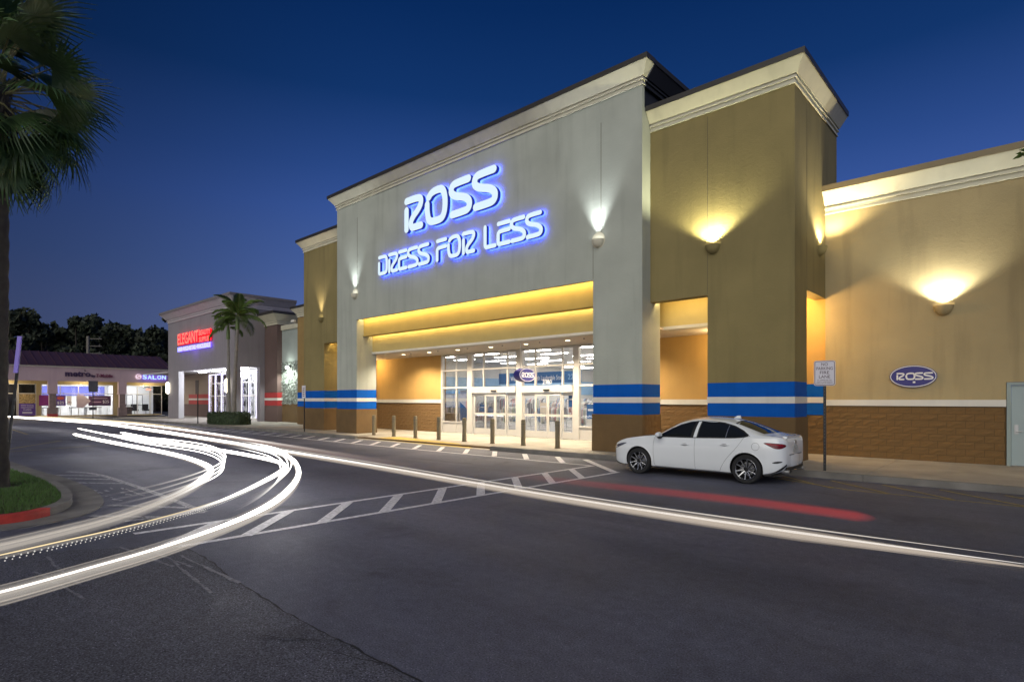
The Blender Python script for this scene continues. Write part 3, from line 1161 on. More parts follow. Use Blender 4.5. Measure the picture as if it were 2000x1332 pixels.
for i, (x, y, z, w_, h_, m_, lab) in enumerate((
        (-20.55, 20.30, 1.28, .42, .34, bannerblue, 'blue notice in the glass of the left sliding door'),
        (-16.62, 20.30, 1.25, .40, .48, pmat('paper', (.62, .55, .45), .8), 'beige paper notice taped to the right sliding door'),
        (-15.10, 20.34, 1.55, .28, .55, bannerblue, 'narrow blue notice at the right edge of the doors'),
        (-14.05, 20.34, 1.05, .45, .62, bannerblue, 'blue sale card in the right hand side window'))):
    t = thing('window_notice', (x, y, z), lab, 'notice', 'notices behind the shop glass')
    MB().box(-w_ / 2, w_ / 2, 0, .01, 0, h_).build('card', m_, t, local=True)
    MB().box(-w_ / 2 + .05, w_ / 2 - .05, -.004, -.001, h_ * .55, h_ * .68).build('print', white, t, local=True)
t = thing('poster', (-21.85, 20.3, .8), 'tall window poster of a person above a blue corner in the side window', 'poster')
MB().box(-22.2, -21.42, 20.3, 20.31, .8, 2.35).build('sheet', pmat('poster paper', (.62, .62, .66), .6), t)
MB().prism([(-22.2, .81), (-21.43, .81), (-21.43, 1.25), (-22.2, 1.75)], 'y', 20.294, 20.298).build('blue_corner', bannerblue, t)
MB().lathe([(.17, 20.292), (.17, 20.298)], (-21.62, 0, 1.62), 'y', 20, sy=1.5).build('figure', pmat('poster pink', (.60, .36, .32), .7), t)
MB().lathe([(.10, 20.288), (.10, 20.291)], (-21.60, 0, 2.0), 'y', 16, sy=1.25).build('hair', pmat('poster brown', (.10, .06, .05), .7), t)

# ------------------------------------------------------------------ big illuminated sign on the front wall
SY = 16.33


def front(x, z, d):
    return (x, SY - .085 - d, z)


sg = thing('illuminated_sign', (-18.4, 16.33, 7.8), 'glowing white and blue store name lettering in two lines high on the pale wall', 'sign')
for ch, a, b, z0, z1 in (('R', -21.30, -20.02, 9.40, 10.98), ('O', -19.86, -18.36, 9.38, 11.0), ('S', -18.20, -16.98, 9.40, 10.98), ('S', -16.80, -15.54, 9.40, 10.98)):
    letter(ch, a, b, z0, z1, front, .16, [let_face, let_side, let_blue], 'letter', sg, .20)
for ch, a, b in zip('DRESSFORLESS', (-23.42, -22.60, -21.84, -21.13, -20.37, -19.15, -18.44, -17.50, -16.24, -15.53, -14.80, -14.03),
                    (-22.66, -21.86, -21.17, -20.39, -19.62, -18.45, -17.55, -16.75, -15.56, -14.81, -14.08, -13.28)):
    letter(ch, a, b, 7.76, 8.74, front, .13, [let_face, let_side, let_blue], 'letter', sg, .175)

# oval plaque on the right wing
ov = thing('oval_sign', (-2.68, 19.9, 2.52), 'oval dark blue store name plaque on the tan wall', 'sign')
MB().lathe([(1, 19.84), (1, 19.9)], (-2.68, 0, 2.535), 'y', 48, sx=.56, sy=.315).build('plate', signblue, ov)
mb = MB()
ring = [(-2.68 + .535 * math.cos(q), 2.535 + .292 * math.sin(q)) for q in [2 * math.pi * k / 64 for k in range(65)]]
stroke(mb, ring, .020, lambda x, z, d: (x, 19.838 - d, z), .004)
mb.build('rim', white, ov)
for ch, a, b in zip('ROSS', (-3.07, -2.86, -2.63, -2.42), (-2.88, -2.61, -2.44, -2.21)):
    letter(ch, a, b, 2.435, 2.645, lambda x, z, d: (x, 19.838 - d, z), .006, [white, white], 'letter', ov, .20)
MB().box(-2.68, -2.62, 19.835, 19.838, 2.345, 2.395).build('mark', white, ov)
# hanging blade sign
bs = thing('hanging_sign', (-15.5, 17.9, 4.2), 'round ended blue store name sign hanging on two rods below the entrance ceiling', 'sign')
MB().lathe([(1, -15.5), (1, -15.82)], (0, 17.9, 2.88), 'x', 48, sx=.50, sy=.285).build('drum', signblue, bs)
ring = [(17.9 + .475 * math.cos(q), 2.88 + .262 * math.sin(q)) for q in [2 * math.pi * k / 64 for k in range(65)]]
mb = MB()
stroke(mb, ring, .022, lambda y, z, d: (-15.498 + d, y, z), .004)
mb.build('rim', white, bs)
for ch, a, b in zip('ROSS', (17.54, 17.73, 17.93, 18.11), (17.71, 17.93, 18.10, 18.29)):
    letter(ch, a, b, 2.78, 2.98, lambda y, z, d: (-15.498 + d, y, z), .006, [white, white], 'letter', bs, .20)
for y in (17.66, 18.14):
    MB().tube([(-15.66, y, 3.1), (-15.66, y, 4.22)], .014, 8).build('rod', alum, bs)

# ------------------------------------------------------------------ wall lamps
sc_r, sc_d, sc_h = .235, .22, .28


def sconce(x, y, z, label, power, col, cone, blend, mat_, off=.20, rz=0, lensm=None, tilt=.0, size=.05):
    t = thing('wall_lamp', (x, y, z), label, 'wall lamp', 'half bowl up lights on the big store', rz)
    mb = MB()
    vs, fs = [], []
    n, m = 18, 8
    for j in range(m + 1):
        ph = math.pi / 2 * j / m
        for i in range(n + 1):
            q = math.pi * i / n
            vs.append((sc_r * math.cos(q) * math.cos(ph), -sc_d * math.sin(q) * math.cos(ph), -sc_h * math.sin(ph)))
    for j in range(m):
        for i in range(n):
            a = j * (n + 1) + i
            fs.append((a, a + 1, a + n + 2, a + n + 1))
    mb.add(vs, fs)
    mb.build('bowl', mat_, t, smooth=True, local=True)
    MB().lathe([(1, -.012), (1, -.001)], (0, 0, -.02), 'y', 28, sx=sc_r + .03, sy=sc_h * .98).build('back_plate', mat_, t, local=True)
    pl = [(sc_r * .86 * math.cos(math.pi * i / 16), -.015 - sc_d * .80 * math.sin(math.pi * i / 16)) for i in range(17)]
    MB().prism(pl, 'z', -.05, -.035).build('lens', lensm or lens_w, t, local=True)
    l = bpy.data.lights.new('up light', 'SPOT')
    l.energy = power
    l.color = col
    l.spot_size = R(cone)
    l.spot_blend = blend
    l.shadow_soft_size = size
    o = bpy.data.objects.new('up light', l)
    C.objects.link(o)
    o.parent = t
    o.location = (0, -off, .02)
    o.rotation_euler = Vector((0, tilt, 1)).to_track_quat('-Z', 'Y').to_euler()
    return t


sconce(-10.98, 16.328, 7.25, 'pale half bowl wall lamp on the pale front wall right of the glowing letters', 480, (.90, .96, 1), 70, .9, cream, lensm=lens_c, off=.22, size=.10)
sconce(-25.72, 16.328, 7.25, 'pale half bowl wall lamp on the pale front wall left of the glowing letters', 380, (.88, .96, 1), 66, .9, cream, lensm=lens_c, off=.22, size=.10)
sconce(-7.24, 16.848, 6.50, 'olive half bowl wall lamp on the front of the right gold tower', 700, (1, .96, .60), 128, .45, gold, off=.20, size=.09)
sconce(-4.948, 19.22, 6.50, 'half bowl wall lamp on the side wall of the right gold tower', 500, (1, .84, .50), 126, .6, gold, rz=R(90), off=.22, size=.10)
sconce(-29.98, 16.848, 6.50, 'half bowl wall lamp on the left gold tower', 330, (1, .84, .60), 64, .8, gold, off=.24, size=.10)
sconce(-1.98, 19.898, 4.48, 'half bowl wall lamp on the tan wall right of the tower', 480, (.98, .97, .82), 128, .5, tan, off=.20, size=.09)

# ------------------------------------------------------------------ bollards
b0 = None
for i in range(8):
    x = -24.0 + i * 1.617
    if b0 is None:
        b0 = thing('bollard', (x, 16.27, .15), 'dark olive round bollard at the left end of the row beside the pale pier', 'bollard', 'bollards in front of the entrance')
        MB().lathe([(.085, 0), (.085, .93), (.080, .955), (.06, .972), (0.01, .98)], (0, 0, 0), 'z', 20).build('post', bollardm, b0, smooth=True, local=True)
        MB().lathe([(.0875, .80), (.0875, .815)], (0, 0, 0), 'z', 20).build('band', dkgrey, b0, local=True)
        MB().lathe([(.105, 0), (.10, .02)], (0, 0, 0), 'z', 20).build('collar', mortar, b0, local=True)
        continue
    b = copy_tree(b0)
    b.location.x = x
    b['label'] = ['', 'second round bollard from the left pier in the row before the entrance',
                  'third round bollard from the left pier in the row before the entrance',
                  'round bollard in front of the right edge of the orange entrance wall',
                  'round bollard in front of the frame between side window and left doors',
                  'round bollard in front of the left pair of sliding doors',
                  'round bollard standing below the hanging oval sign',
                  'round bollard at the right end of the row before the right doors'][i]

# ------------------------------------------------------------------ signs at the kerb
pw = pmat('sign white', (.62, .60, .66), .4, var=.03)
pk = pmat('sign brown letters', (.05, .02, .03), .5)


def rounded(w, h, r, n=5):
    pts = []
    for cx, cy, a0 in ((w / 2 - r, h - r, 0), (-w / 2 + r, h - r, 90), (-w / 2 + r, r, 180), (w / 2 - r, r, 270)):
        for k in range(n + 1):
            q = R(a0 + 90 * k / n)
            pts.append((cx + r * math.cos(q), cy + r * math.sin(q)))
    return pts


ps = thing('no_parking_sign', (-3.86, 14.95 + .5, .15), 'white no parking fire lane sign on a dark post behind the white car', 'sign', None, R(8))
po = MB().box(-.03, .03, .012, .07, 0, 2.15)
for k in range(24):
    po.box(-.008, .008, .009, .0115, .15 + k * .08, .185 + k * .08, 1)
po.build('post', [black, dkgrey], ps, local=True)
MB().prism([(x, z + 2.06) for x, z in rounded(.46, .61, .05)], 'y', 0, .008).build('plate', pw, ps, local=True)
mb = MB()
rr = [(x, z + 2.06 + .02) for x, z in rounded(.42, .57, .04)]
stroke(mb, rr + rr[:1], .012, lambda x, z, d: (x, -.001 - d, z), .003)
mb.build('border', pk, ps, local=True)
for s_, z, w_, h_ in (('NO', 2.545, .14, .072), ('PARKING', 2.445, .35, .072), ('FIRE', 2.345, .20, .072), ('LANE', 2.245, .24, .072),
                      ('BY ORDER OF THE', 2.19, .30, .024), ('NORTH LAUDERDALE', 2.15, .33, .024), ('FIRE DEPARTMENT', 2.11, .35, .024)):
    text(s_, 'lettering', (0, -.003, z), w_, h_, FACE_Y, pk, ps, .003, .0, local=True)
for z in (2.12, 2.58):
    MB().lathe([(.012, -.006), (.012, 0)], (0, 0, z), 'y', 8).build('bolt', steel, ps, local=True)

a = thing('parking_sign', (-29.1, 15.32, .15), 'small white sign on a thin dark post beside the left gold tower', 'sign')
MB().box(-29.12, -29.08, 15.33, 15.37, .15, 2.6).build('post', black, a)
MB().box(-29.28, -28.92, 15.305, 15.325, 1.95, 2.62).build('plate', pw, a)
for k in range(5):
    MB().box(-29.2, -29.0, 15.300, 15.304, 2.05 + k * .10, 2.09 + k * .10).build('print', pk, a)
a = thing('kerb_sign', (-44.7, 15.4, .15), 'brown sign seen from behind on a thin post left of the round hedge', 'sign')
MB().box(-44.73, -44.67, 15.4, 15.46, .15, 3.2).build('post', black, a)
MB().box(-44.98, -44.40, 15.36, 15.39, 2.25, 3.25).build('plate', pmat('brown sign back', (.07, .055, .05), .6), a)
a = thing('mall_sign', (-63.3, 13.0, .15), 'dark sign back on a black post in front of the phone shop', 'sign')
MB().box(-63.33, -63.27, 13.0, 13.06, .02, 3.3).build('post', black, a)
MB().box(-63.35, -63.25, 12.7, 13.4, 2.55, 3.55).build('plate', dkgrey, a)
MB().box(-63.4, -63.2, 12.75, 13.3, .92, 1.2).build('box', dkgrey, a)
# leaning post at the left with a plate seen almost edge on
a = thing('leaning_sign', (-19.75, 2.20, .03), 'leaning street sign with a violet lit plate beside the palm trunk', 'sign')
tilt = Vector((.085, .078, 1)).normalized()
base = Vector((-19.75, 2.20, .03))
MB().tube([base, base + tilt * 3.30], .035, 8).build('post', black, a)
pp = base + tilt * 2.55
pu = Vector((.05, .045, 0))
mb = MB()
q0, q1 = pp - pu * .6, pp + pu * .9
e = tilt * .95
n_ = Vector((.024, -.026, 0))
mb.add([q0 + n_, q1 + n_, q1 + n_ + e, q0 + n_ + e, q0 + n_ * 2, q1 + n_ * 2, q1 + n_ * 2 + e, q0 + n_ * 2 + e],
       [(0, 1, 2, 3), (4, 5, 6, 7), (0, 1, 5, 4), (1, 2, 6, 5), (2, 3, 7, 6), (3, 0, 4, 7)])
mb.build('plate', pmat('violet lit sign sheet', (.24, .18, .66), .4), a)  # violet light on the plate is put into its base colour

# ------------------------------------------------------------------ beauty shop
grey = pmat('grey stucco', (.235, .215, .235), .85, var=.06, vs=1, bump=.3, bs=40, swirl=.2, stain=.1)
brown = pmat('brown stucco', (.13, .085, .075), .85, var=.08, vs=1, bump=.3)
tanw = pmat('arcade tan', (.34, .27, .20), .85, var=.06, vs=1)
pale = pmat('pale column', (.50, .50, .50), .85, var=.05, vs=1, bump=.2)
BS = thing('beauty_store', (-53, 18.3, .15), 'grey gable fronted beauty shop with red letter sign and white lit windows', 'store')
pr = [(-60.5, .15), (-57.75, .15), (-57.75, 4.42), (-47.1, 4.42), (-47.1, .15), (-45.46, .15), (-45.46, 9.0), (-60.5, 9.0)]
bw = MB().prism(pr, 'y', 18.3, 18.76).build('front_wall', grey, BS)
MB().box(-45.92, -45.46, 18.761, 24, 4.42, 9.0).box(-45.92, -45.46, 20.23, 24, .15, 4.419).build('side_wall', grey, BS)
MB().box(-57.749, -57.70, 18.31, 18.75, .16, 4.41).build('lit_column_face', pale, BS)  # paler sheet: light on the pillar's inner side put into colour
MB().box(-60.5, -60.1, 18.77, 24, 4.56, 9.0).build('end_wall', grey, BS)
MB().box(-60.09, -45.93, 18.77, 24, 8.6, 8.9).build('roof', darkside, BS)
cornice([(-60.5, 23.5), (-60.5, 18.3), (-45.46, 18.3), (-45.46, 23)], 9.95, 1.35, 1.5, BS, mats=(pmat('lilac cornice', (.50, .46, .48), .8, var=.05, stain=.1), pmat('grey fascia', (.17, .155, .165), .8)))
MB().box(-72, -46, 18.77, 21.8, 4.45, 4.55).build('arcade_ceiling', pale, BS)
for x in (-56.6, -53.5, -50.6, -47.9):
    MB().box(x - .75, x + .75, 19.9, 20.05, 4.33, 4.44).build('tube_light', led_white, BS)
    lamp('POINT', 'tube lamp', (x, 19.97, 4.1), 170, (.88, .88, 1), BS, size=.3)
aw = MB().box(-72, -60.2, 21.8, 22.1, 1.4, 4.45).build('arcade_wall', tanw, BS)
MB().box(-72, -60.2, 21.78, 22.1, .15, 1.39).build('base', brown, aw)
for z0, z1, m_ in ((2.0, 2.4, red), (1.82, 1.98, offwhite), (1.4, 1.8, red)):
    MB().box(-65.6, -60.3, 21.76, 21.799, z0, z1).build('red_band' if m_ is red else 'white_band', m_, aw)
MB().box(-69.2, -67.2, 21.74, 21.799, .15, 2.4).build('service_door', tanw, aw)
f = MB()
xs_ = [-60.1, -58.6, -57.1, -55.6, -54.1, -52.6, -51.1, -49.6, -48.3]
for x in xs_:
    f.box(x - .035, x + .035, 21.75, 21.9, .15, 4.4)
for z in (.15, 2.15, 3.35, 4.3):
    f.box(-60.1, -48.3, 21.76, 21.89, z, z + .10)
fo = f.build('shop_front', alum, BS)
for a, b in zip(xs_[:-1], xs_[1:]):
    for z0, z1 in ((.25, 2.15), (2.25, 3.35), (3.45, 4.3)):
        MB().box(a + .06, b - .06, 21.82, 21.83, z0, z1).build('pane', glass, fo)
    MB().box(a + .07, a + .10, 21.74, 21.748, .3, 4.25).box(a + .07, b - .07, 21.74, 21.748, 4.22, 4.25).build('window_light', led_viol, fo)
MB().box(-60.2, -48, 25.8, 26, .15, 4.5).build('back_wall', shopwhite, BS)
MB().box(-60.2, -48, 21.95, 26, .1, .152).build('shop_floor', shopwhite, BS)
MB().box(-60.2, -48, 21.95, 26, 4.5, 4.6).build('shop_ceiling', shopwhite, BS)
mb = MB()
for i in range(6):
    mb.box(-59.6 + i * 2, -58.2 + i * 2, 22.6, 25.4, 4.45, 4.49)
mb.build('ceiling_panel', shop_light_b, BS)
rk = random.Random(2)
for i in range(14):
    x = -59.8 + i * .85
    t = thing('hair_display', (x, 22.5, .152), 'tall rack of hanging hair pieces in the beauty shop window, %s from the left' % ORD[i], 'display rack', 'racks in the beauty shop window')
    MB().box(x, x + .5, 22.5, 22.54, 0.15, 3.6).build('panel', shopwhite, t)
    h_ = MB()
    for z in (.5, 1.3, 2.4, 3.0):
        for q in range(3):
            if rk.random() < .7:
                xx = x + .06 + q * .15
                ll = rk.uniform(.25, .6)
                h_.prism([(xx, z), (xx + .07, z), (xx + .10, z + ll * .6), (xx + .05, z + ll), (xx - .02, z + ll * .6)], 'y', 22.44, 22.49)
    h_.build('hair_piece', black, t)
# sign
es = thing('beauty_sign', (-53.5, 18.3, 6.1), 'red lettered beauty supplies sign with a violet lower line on the grey wall', 'sign')
MB().box(-57.4, -49.7, 18.16, 18.22, 6.72, 7.28).box(-52.2, -49.7, 18.16, 18.22, 7.29, 7.62).build('halo_tray', glow('red halo', (1, .01, .02), 1.1), es)
text('ELEGANT', 'lettering', (-57.3, 18.12, 6.74), 5.0, 1.0, FACE_Y, [let_face if 0 else let_red, let_redh], es, .07, .02, 'LEFT')
text('BEAUTY', 'lettering', (-52.15, 18.12, 7.22), 2.45, .42, FACE_Y, [let_red, let_redh], es, .07, .02, 'LEFT')
text('SUPPLIES', 'lettering', (-52.15, 18.12, 6.68), 2.45, .42, FACE_Y, [let_red, let_redh], es, .07, .02, 'LEFT')
text('HAIR\u2022WIGS\u2022RETAIL\u2022WHOLESALE', 'lettering', (-57.3, 18.12, 6.14), 7.6, .40, FACE_Y, [let_face, let_viol], es, .07, .03, 'LEFT')
lamp('POINT', 'sign glow', (-53.5, 17.9, 6.0), 26, (.25, .12, 1), es, size=.8)
# brown corner and its cornice
MB().box(-45.455, -43.3, 20.63, 24, 2.42, 7.75).build('corner_wall', brown, BS)
MB().box(-45.455, -43.28, 20.62, 24, 2.0, 2.41).box(-45.455, -43.28, 20.62, 24, 1.4, 1.79).build('red_band', red, BS)
MB().box(-45.455, -43.27, 20.61, 24, 1.8, 1.99).build('white_band', offwhite, BS)
MB().box(-45.455, -43.28, 20.61, 24, .15, 1.39).build('base', brown, BS)
cornice([(-46.8, 20.63), (-43.3, 20.63), (-43.3, 24)], 8.62, 1.35, 1.5, BS, mats=(cream, bronze))
MB().box(-45.3, -43.6, 20.7, 23.8, 7.75, 8.4).build('corner_roof', darkside, BS)


def tubelamp(x, y, z, label):
    t = thing('wall_light', (x, y, z), label, 'wall light', 'upright glowing lights on the beauty shop piers')
    MB().lathe([(.04, -.55), (.15, -.45), (.17, 0), (.15, .45), (.04, .55)], (0, -.17, 0), 'z', 14).build('shade', glow('tube glow ' + str(int(x)), (1, .93, .72), 5), t, smooth=True, local=True)
    MB().box(-.05, .05, -.04, 0, -.4, .4).build('back_plate', dkgrey, t, local=True)


tubelamp(-60.05, 18.29, 2.95, 'upright glowing wall light on the left pier of the beauty shop')
tubelamp(-46.45, 18.29, 2.95, 'upright glowing wall light on the pier behind the feather palms')
t = thing('flood_light', (-41.9, 21, 4.35), 'bright flood light on the ivy covered link wall', 'flood light')
MB().box(-42.05, -41.75, 20.8, 20.99, 4.3, 4.5).build('housing', dkgrey, t)
MB().lathe([(.01, -.12), (.10, -.06), (.13, 0), (.10, .06), (.01, .10)], (-41.9, 20.72, 4.28), 'z', 14).build('lens', glow('flood glow', (.95, 1, .93), 25), t)
lamp('SPOT', 'flood', (-41.9, 20.35, 4.2), 480, (.92, 1, .92), t, (0, .25, -1), .1, 150, .4)
lamp('POINT', 'flood up', (-41.9, 20.5, 4.6), 25, (.92, 1, .92), t, size=.1)

# ------------------------------------------------------------------ row of small shops at the far left
MF = -70.0
SM = thing('strip_mall', (-70, 8, .15), 'low row of small lit shops under a dark sloping metal roof', 'shops')
fas = pmat('mauve stucco', (.50, .37, .37), .85, var=.06, vs=1, bump=.3, bs=40, stain=.12)
MB().box(-70.4, MF, -26, 21.7, 3.66, 4.98).build('fascia', fas, SM)
MB().box(-70.5, MF + .10, -26, 21.7, 4.981, 5.12).build('eave', cream, SM)
roofm = pmat('maroon metal roof', (.065, .030, .045), .45, var=.15, vs=1)
rf = MB().prism([(MF + .2, 5.121), (-74.6, 6.75), (-80, 6.75), (-80, 5.121)], 'y', -26, 21.7).build('roof', roofm, SM)
seam_me = None
for k in range(68):
    y = -25.6 + k * .70
    if seam_me is None:
        so = MB().prism([(MF + .2, 5.125), (MF + .2, 5.19), (-74.6, 6.82), (-74.6, 6.755)], 'y', -.03, .03).build('seam', roofm, rf, local=True)
        seam_me = so.data
    else:
        so = link('seam', seam_me, rf, True)
    so.location = (0, y, 0)
MB().box(-72.6, -70.4, -26, 21.7, 3.74, 3.80).build('soffit', cream, SM)
colm = pmat('column block', (.23, .17, .15), .9, var=.2, vs=4, bump=.8, bs=12)
for yc in (-18.4, -12.7, -7, -1.2, 4.9, 11.22, 16.94):
    cp = MB().box(-70.4, MF + .02, yc - .36, yc + .36, 2.5, 3.659).box(-70.38, MF, yc - .27, yc + .27, 1.06, 2.5).build('column', [fas], SM)
    MB().box(-70.36, MF + .02, yc - .26, yc + .26, 1.06, 2.42).build('shaft', colm, cp)
    MB().box(-70.45, MF + .07, yc - .41, yc + .41, 2.42, 2.52).build('cap', fas, cp)
    MB().box(-70.45, MF + .08, yc - .38, yc + .38, .15, 1.05).build('foot', colm, cp)
    if abs(yc - 11.22) < .1:
        MB().box(-70.46, MF + .085, yc - .385, yc + .385, .15, .48).build('red_paint', red, cp)
    lamp('POINT', 'soffit lamp', (-71.4, yc + 2.9, 3.5), 120, (1, .83, .55), SM, size=.2)
XS = -72.6
wins = [(-25, -19), (-18, -12.2), (-11.6, -6.5), (-6, .2), (.6, 4.4), (4.9, 8.9), (9.0, 10.32), (10.75, 16.7), (17.75, 20.15), (20.2, 21.3)]
mb = MB().box(XS - .2, XS, -26, 21.7, 3.4, 3.739)
prev = -26
for a, b in wins:
    if a - prev > .02:
        mb.box(XS - .2, XS, prev, a, .15, 3.399)
    prev = b
    mb.box(XS - .2, XS, a, b, .15, .28)
mb.build('shop_wall', tan, SM)
for a, b in wins:
    n = max(1, round((b - a) / 1.5))
    f = MB()
    for k in range(n + 1):
        y = a + (b - a) * k / n
        f.box(XS - .06, XS + .01, y - .03, y + .03, .28, 3.4)
    f.box(XS - .06, XS + .01, a, b, 2.42, 2.50).box(XS - .06, XS + .01, a, b, 3.34, 3.4)
    fo = f.build('window', alum, SM)
    for k in range(n):
        y0, y1 = a + (b - a) * k / n + .03, a + (b - a) * (k + 1) / n - .03
        MB().box(XS - .04, XS - .035, y0, y1, .28, 2.42).build('pane', glass, fo)
        MB().box(XS - .04, XS - .035, y0, y1, 2.50, 3.34).build('pane', glass, fo)
MB().box(-77, XS - .21, -26, 21.7, .10, .152).build('shop_floor', shopwhite, SM)
MB().box(-77.1, -77, -26, 21.7, .15, 3.7).build('back_wall', shopwhite, SM)
MB().box(-77, XS - .21, -26, 21.7, 3.70, 3.73).build('shop_ceiling', shopwhite, SM)
MB().box(-77, XS - .21, 17.2, 17.3, .15, 3.69).box(-77, XS - .21, 10.4, 10.5, .15, 3.69).build('party_wall', shopwhite, SM)
mb = MB()
for y in (-22, -15, -9, -3, 11.6, 13.2, 14.8, 16.2, 18.4, 19.8):
    mb.box(-76.2, -73.4, y - .25, y + .25, 3.66, 3.695)
mb.build('ceiling_panel', shop_light_b, SM)
MB().box(-76.98, -76.9, 10.9, 16.9, 2.3, 3.3).build('blue_band', pmat('shop violet', (.10, .11, .38), .7), SM)
# dark unit with a printed window
MB().box(XS - .9, XS - .8, 4.9, 10.3, .15, 3.6).build('blackout', pmat('dark unit', (.03, .025, .02), .8), SM)
# things in and on the little shops
vio = pmat('violet print', (.10, .045, .24), .6, var=.05)
wine = pmat('plum print', (.075, .03, .085), .6, var=.05)
t = thing('leasing_poster', (XS + .02, 9.65, .3), 'window poster with food picture over a violet leasing notice', 'poster')
MB().box(XS + .012, XS + .02, 9.04, 10.30, .3, 1.48).build('notice', vio, t)
MB().box(XS + .012, XS + .02, 9.04, 10.30, 1.50, 2.42).build('picture', pmat('food picture', (.34, .24, .10), .6, var=.75, vs=9), t)
for s_, z, w_ in (('Other Leasing', 1.22, .95), ('Opportunities', 1.02, .95), ('Available', .82, .6)):
    text(s_, 'lettering', (XS + .022, 9.67, z), w_, .14, FACE_X, white, t, .003)
for z in (.52, .62):
    MB().box(XS + .021, XS + .024, 9.3, 10.05, z, z + .05).build('print', white, t)
t = thing('sale_banner', (XS + .1, 15.3, 1.2), 'plum sale banner with a pale arrow head in the phone shop window', 'banner')
MB().box(XS + .03, XS + .04, 14.55, 16.5, 1.22, 2.25).build('cloth', wine, t)
MB().prism([(13.55, 1.05), (14.15, 1.05), (14.75, 1.72), (14.15, 2.35), (13.55, 2.35)], 'x', XS + .045, XS + .055).build('arrow', pmat('pale arrow', (.45, .36, .40), .6), t)
text('$25', 'lettering', (XS + .045, 16.05, 1.45), .55, .34, FACE_X, white, t, .003)
MB().box(XS + .041, XS + .044, 14.85, 16.2, 1.96, 2.03).build('print', pmat('pale print', (.40, .30, .36), .6), t)
MB().box(XS + .041, XS + .044, 14.85, 15.65, 1.55, 1.66).build('print', pmat('pink pale print', (.40, .25, .32), .6), t)
for y, s_, lab in ((12.25, '$25', 'dark violet price poster with white figures in the phone shop window'), (10.98, '', 'dark violet and pink poster at the left edge of the phone shop window')):
    t = thing('price_poster', (XS + .02, y, 1.2), lab, 'poster', 'posters in the phone shop window')
    MB().box(XS + .02, XS + .03, y - .42, y + .42, 1.25, 2.30).build('sheet', vio if s_ else pmat('pink print', (.22, .02, .16), .6), t)
    if s_:
        text(s_, 'lettering', (XS + .034, y, 1.38), .55, .30, FACE_X, white, t, .003)
        MB().lathe([(.30, XS + .031), (.30, XS + .033)], (0, y, 2.0), 'x', 20, sy=.5).build('disc', pmat('orange red print', (.42, .07, .04), .6), t)
for y, w_, lab in ((11.55, .35, 'narrow white notice left of the violet price poster'), (12.95, .40, 'white notice with red lines right of the violet price poster')):
    t = thing('shop_notice', (XS + .02, y, 1.3), lab, 'notice', 'white notices in the phone shop window')
    MB().box(XS + .02, XS + .03, y - w_ / 2, y + w_ / 2, 1.3, 2.2).build('sheet', white, t)
    MB().box(XS + .031, XS + .033, y - .1, y + .1, 1.6, 1.66).build('print', red, t)
tb = None
for y in (11.7, 14.0, 15.3):
    if tb is None:
        tb = thing('display_table', (-74.3, y, .152), 'dark topped table inside the phone shop below the price poster', 'table', 'tables inside the phone shop')
        MB().box(-.4, .4, -.7, .7, .85, .92).build('top', dkgrey, tb, local=True)
        for sx in (-.35, .35):
            for sy in (-.62, .62):
                MB().box(sx - .03, sx + .03, sy - .03, sy + .03, 0, .85).build('leg', steel, tb, local=True)
    else:
        q = copy_tree(tb)
        q.location.y = y
        q['label'] = {14.0: 'dark topped table inside the phone shop behind the pale arrow', 15.3: 'dark topped table inside the phone shop behind the plum banner'}[y]
t = thing('waiting_chair', (-74.4, 10.75, .152), 'dark waiting chair inside at the left end of the phone shop', 'chair')
MB().box(-.25, .25, -.25, .25, .42, .5).build('seat', black, t, local=True)
MB().box(-.25, .25, -.3, -.25, .5, .95).build('backrest', black, t, local=True)
for sx in (-.2, .2):
    for sy in (-.2, .2):
        MB().box(sx - .02, sx + .02, sy - .02, sy + .02, 0, .42).build('leg', dkgrey, t, local=True)
SCL = ['black salon chair nearest the left end of the salon', 'black salon chair in the middle of the salon', 'black salon chair at the right end of the salon']
s0 = None
for i, y in enumerate((18.15, 19.2, 20.3)):
    if s0 is None:
        s0 = thing('salon_chair', (-74.6, y, .152), SCL[0], 'chair', 'chairs inside the salon')
        MB().box(-.3, .3, -.3, .3, .45, .62).build('seat', black, s0, local=True)
        MB().box(-.3, -.2, -.3, .3, .62, 1.2).build('backrest', black, s0, local=True)
        MB().lathe([(.28, 0), (.28, .03), (.05, .05), (.05, .45)], (0, 0, 0), 'z', 14).build('foot', steel, s0, local=True)
    else:
        q = copy_tree(s0)
        q.location.y = y
        q['label'] = SCL[i]
for y, lab in ((18.3, 'dark framed mirror on the back wall at the left end of the salon'), (19.3, 'dark framed mirror on the back wall in the middle of the salon'), (20.3, 'dark framed mirror on the back wall at the right end of the salon')):
    t = thing('salon_mirror', (-76.9, y, 1.2), lab, 'mirror', 'mirrors inside the salon')
    MB().box(-76.99, -76.93, y - .3, y + .3, 1.2, 2.4).build('frame', black, t)
    MB().box(-76.929, -76.92, y - .25, y + .25, 1.25, 2.35).build('mirror_glass', shopwhite, t)
t = thing('reception_desk', (-74, 17.9, .152), 'dark brown reception desk inside the salon', 'desk')
MB().box(-74.4, -73.6, 17.6, 18.7, .152, 1.05).build('cabinet', pmat('dark wood', (.05, .03, .025), .5), t)
MB().box(-74.45, -73.55, 17.55, 18.75, 1.051, 1.10).build('top', shopwhite, t)
t = thing('window_sign', (XS + .05, 20.0, 2.95), 'small red glowing sign on a white tray in the salon window', 'sign')
MB().box(XS + .02, XS + .04, 19.72, 20.28, 2.86, 3.10).build('tray', pmat('tray white', (.6, .5, .5), .5), t)
MB().box(XS + .041, XS + .05, 19.78, 20.22, 2.93, 3.03).build('glowing_line', glow('open red', (1, .05, .03), 3), t)
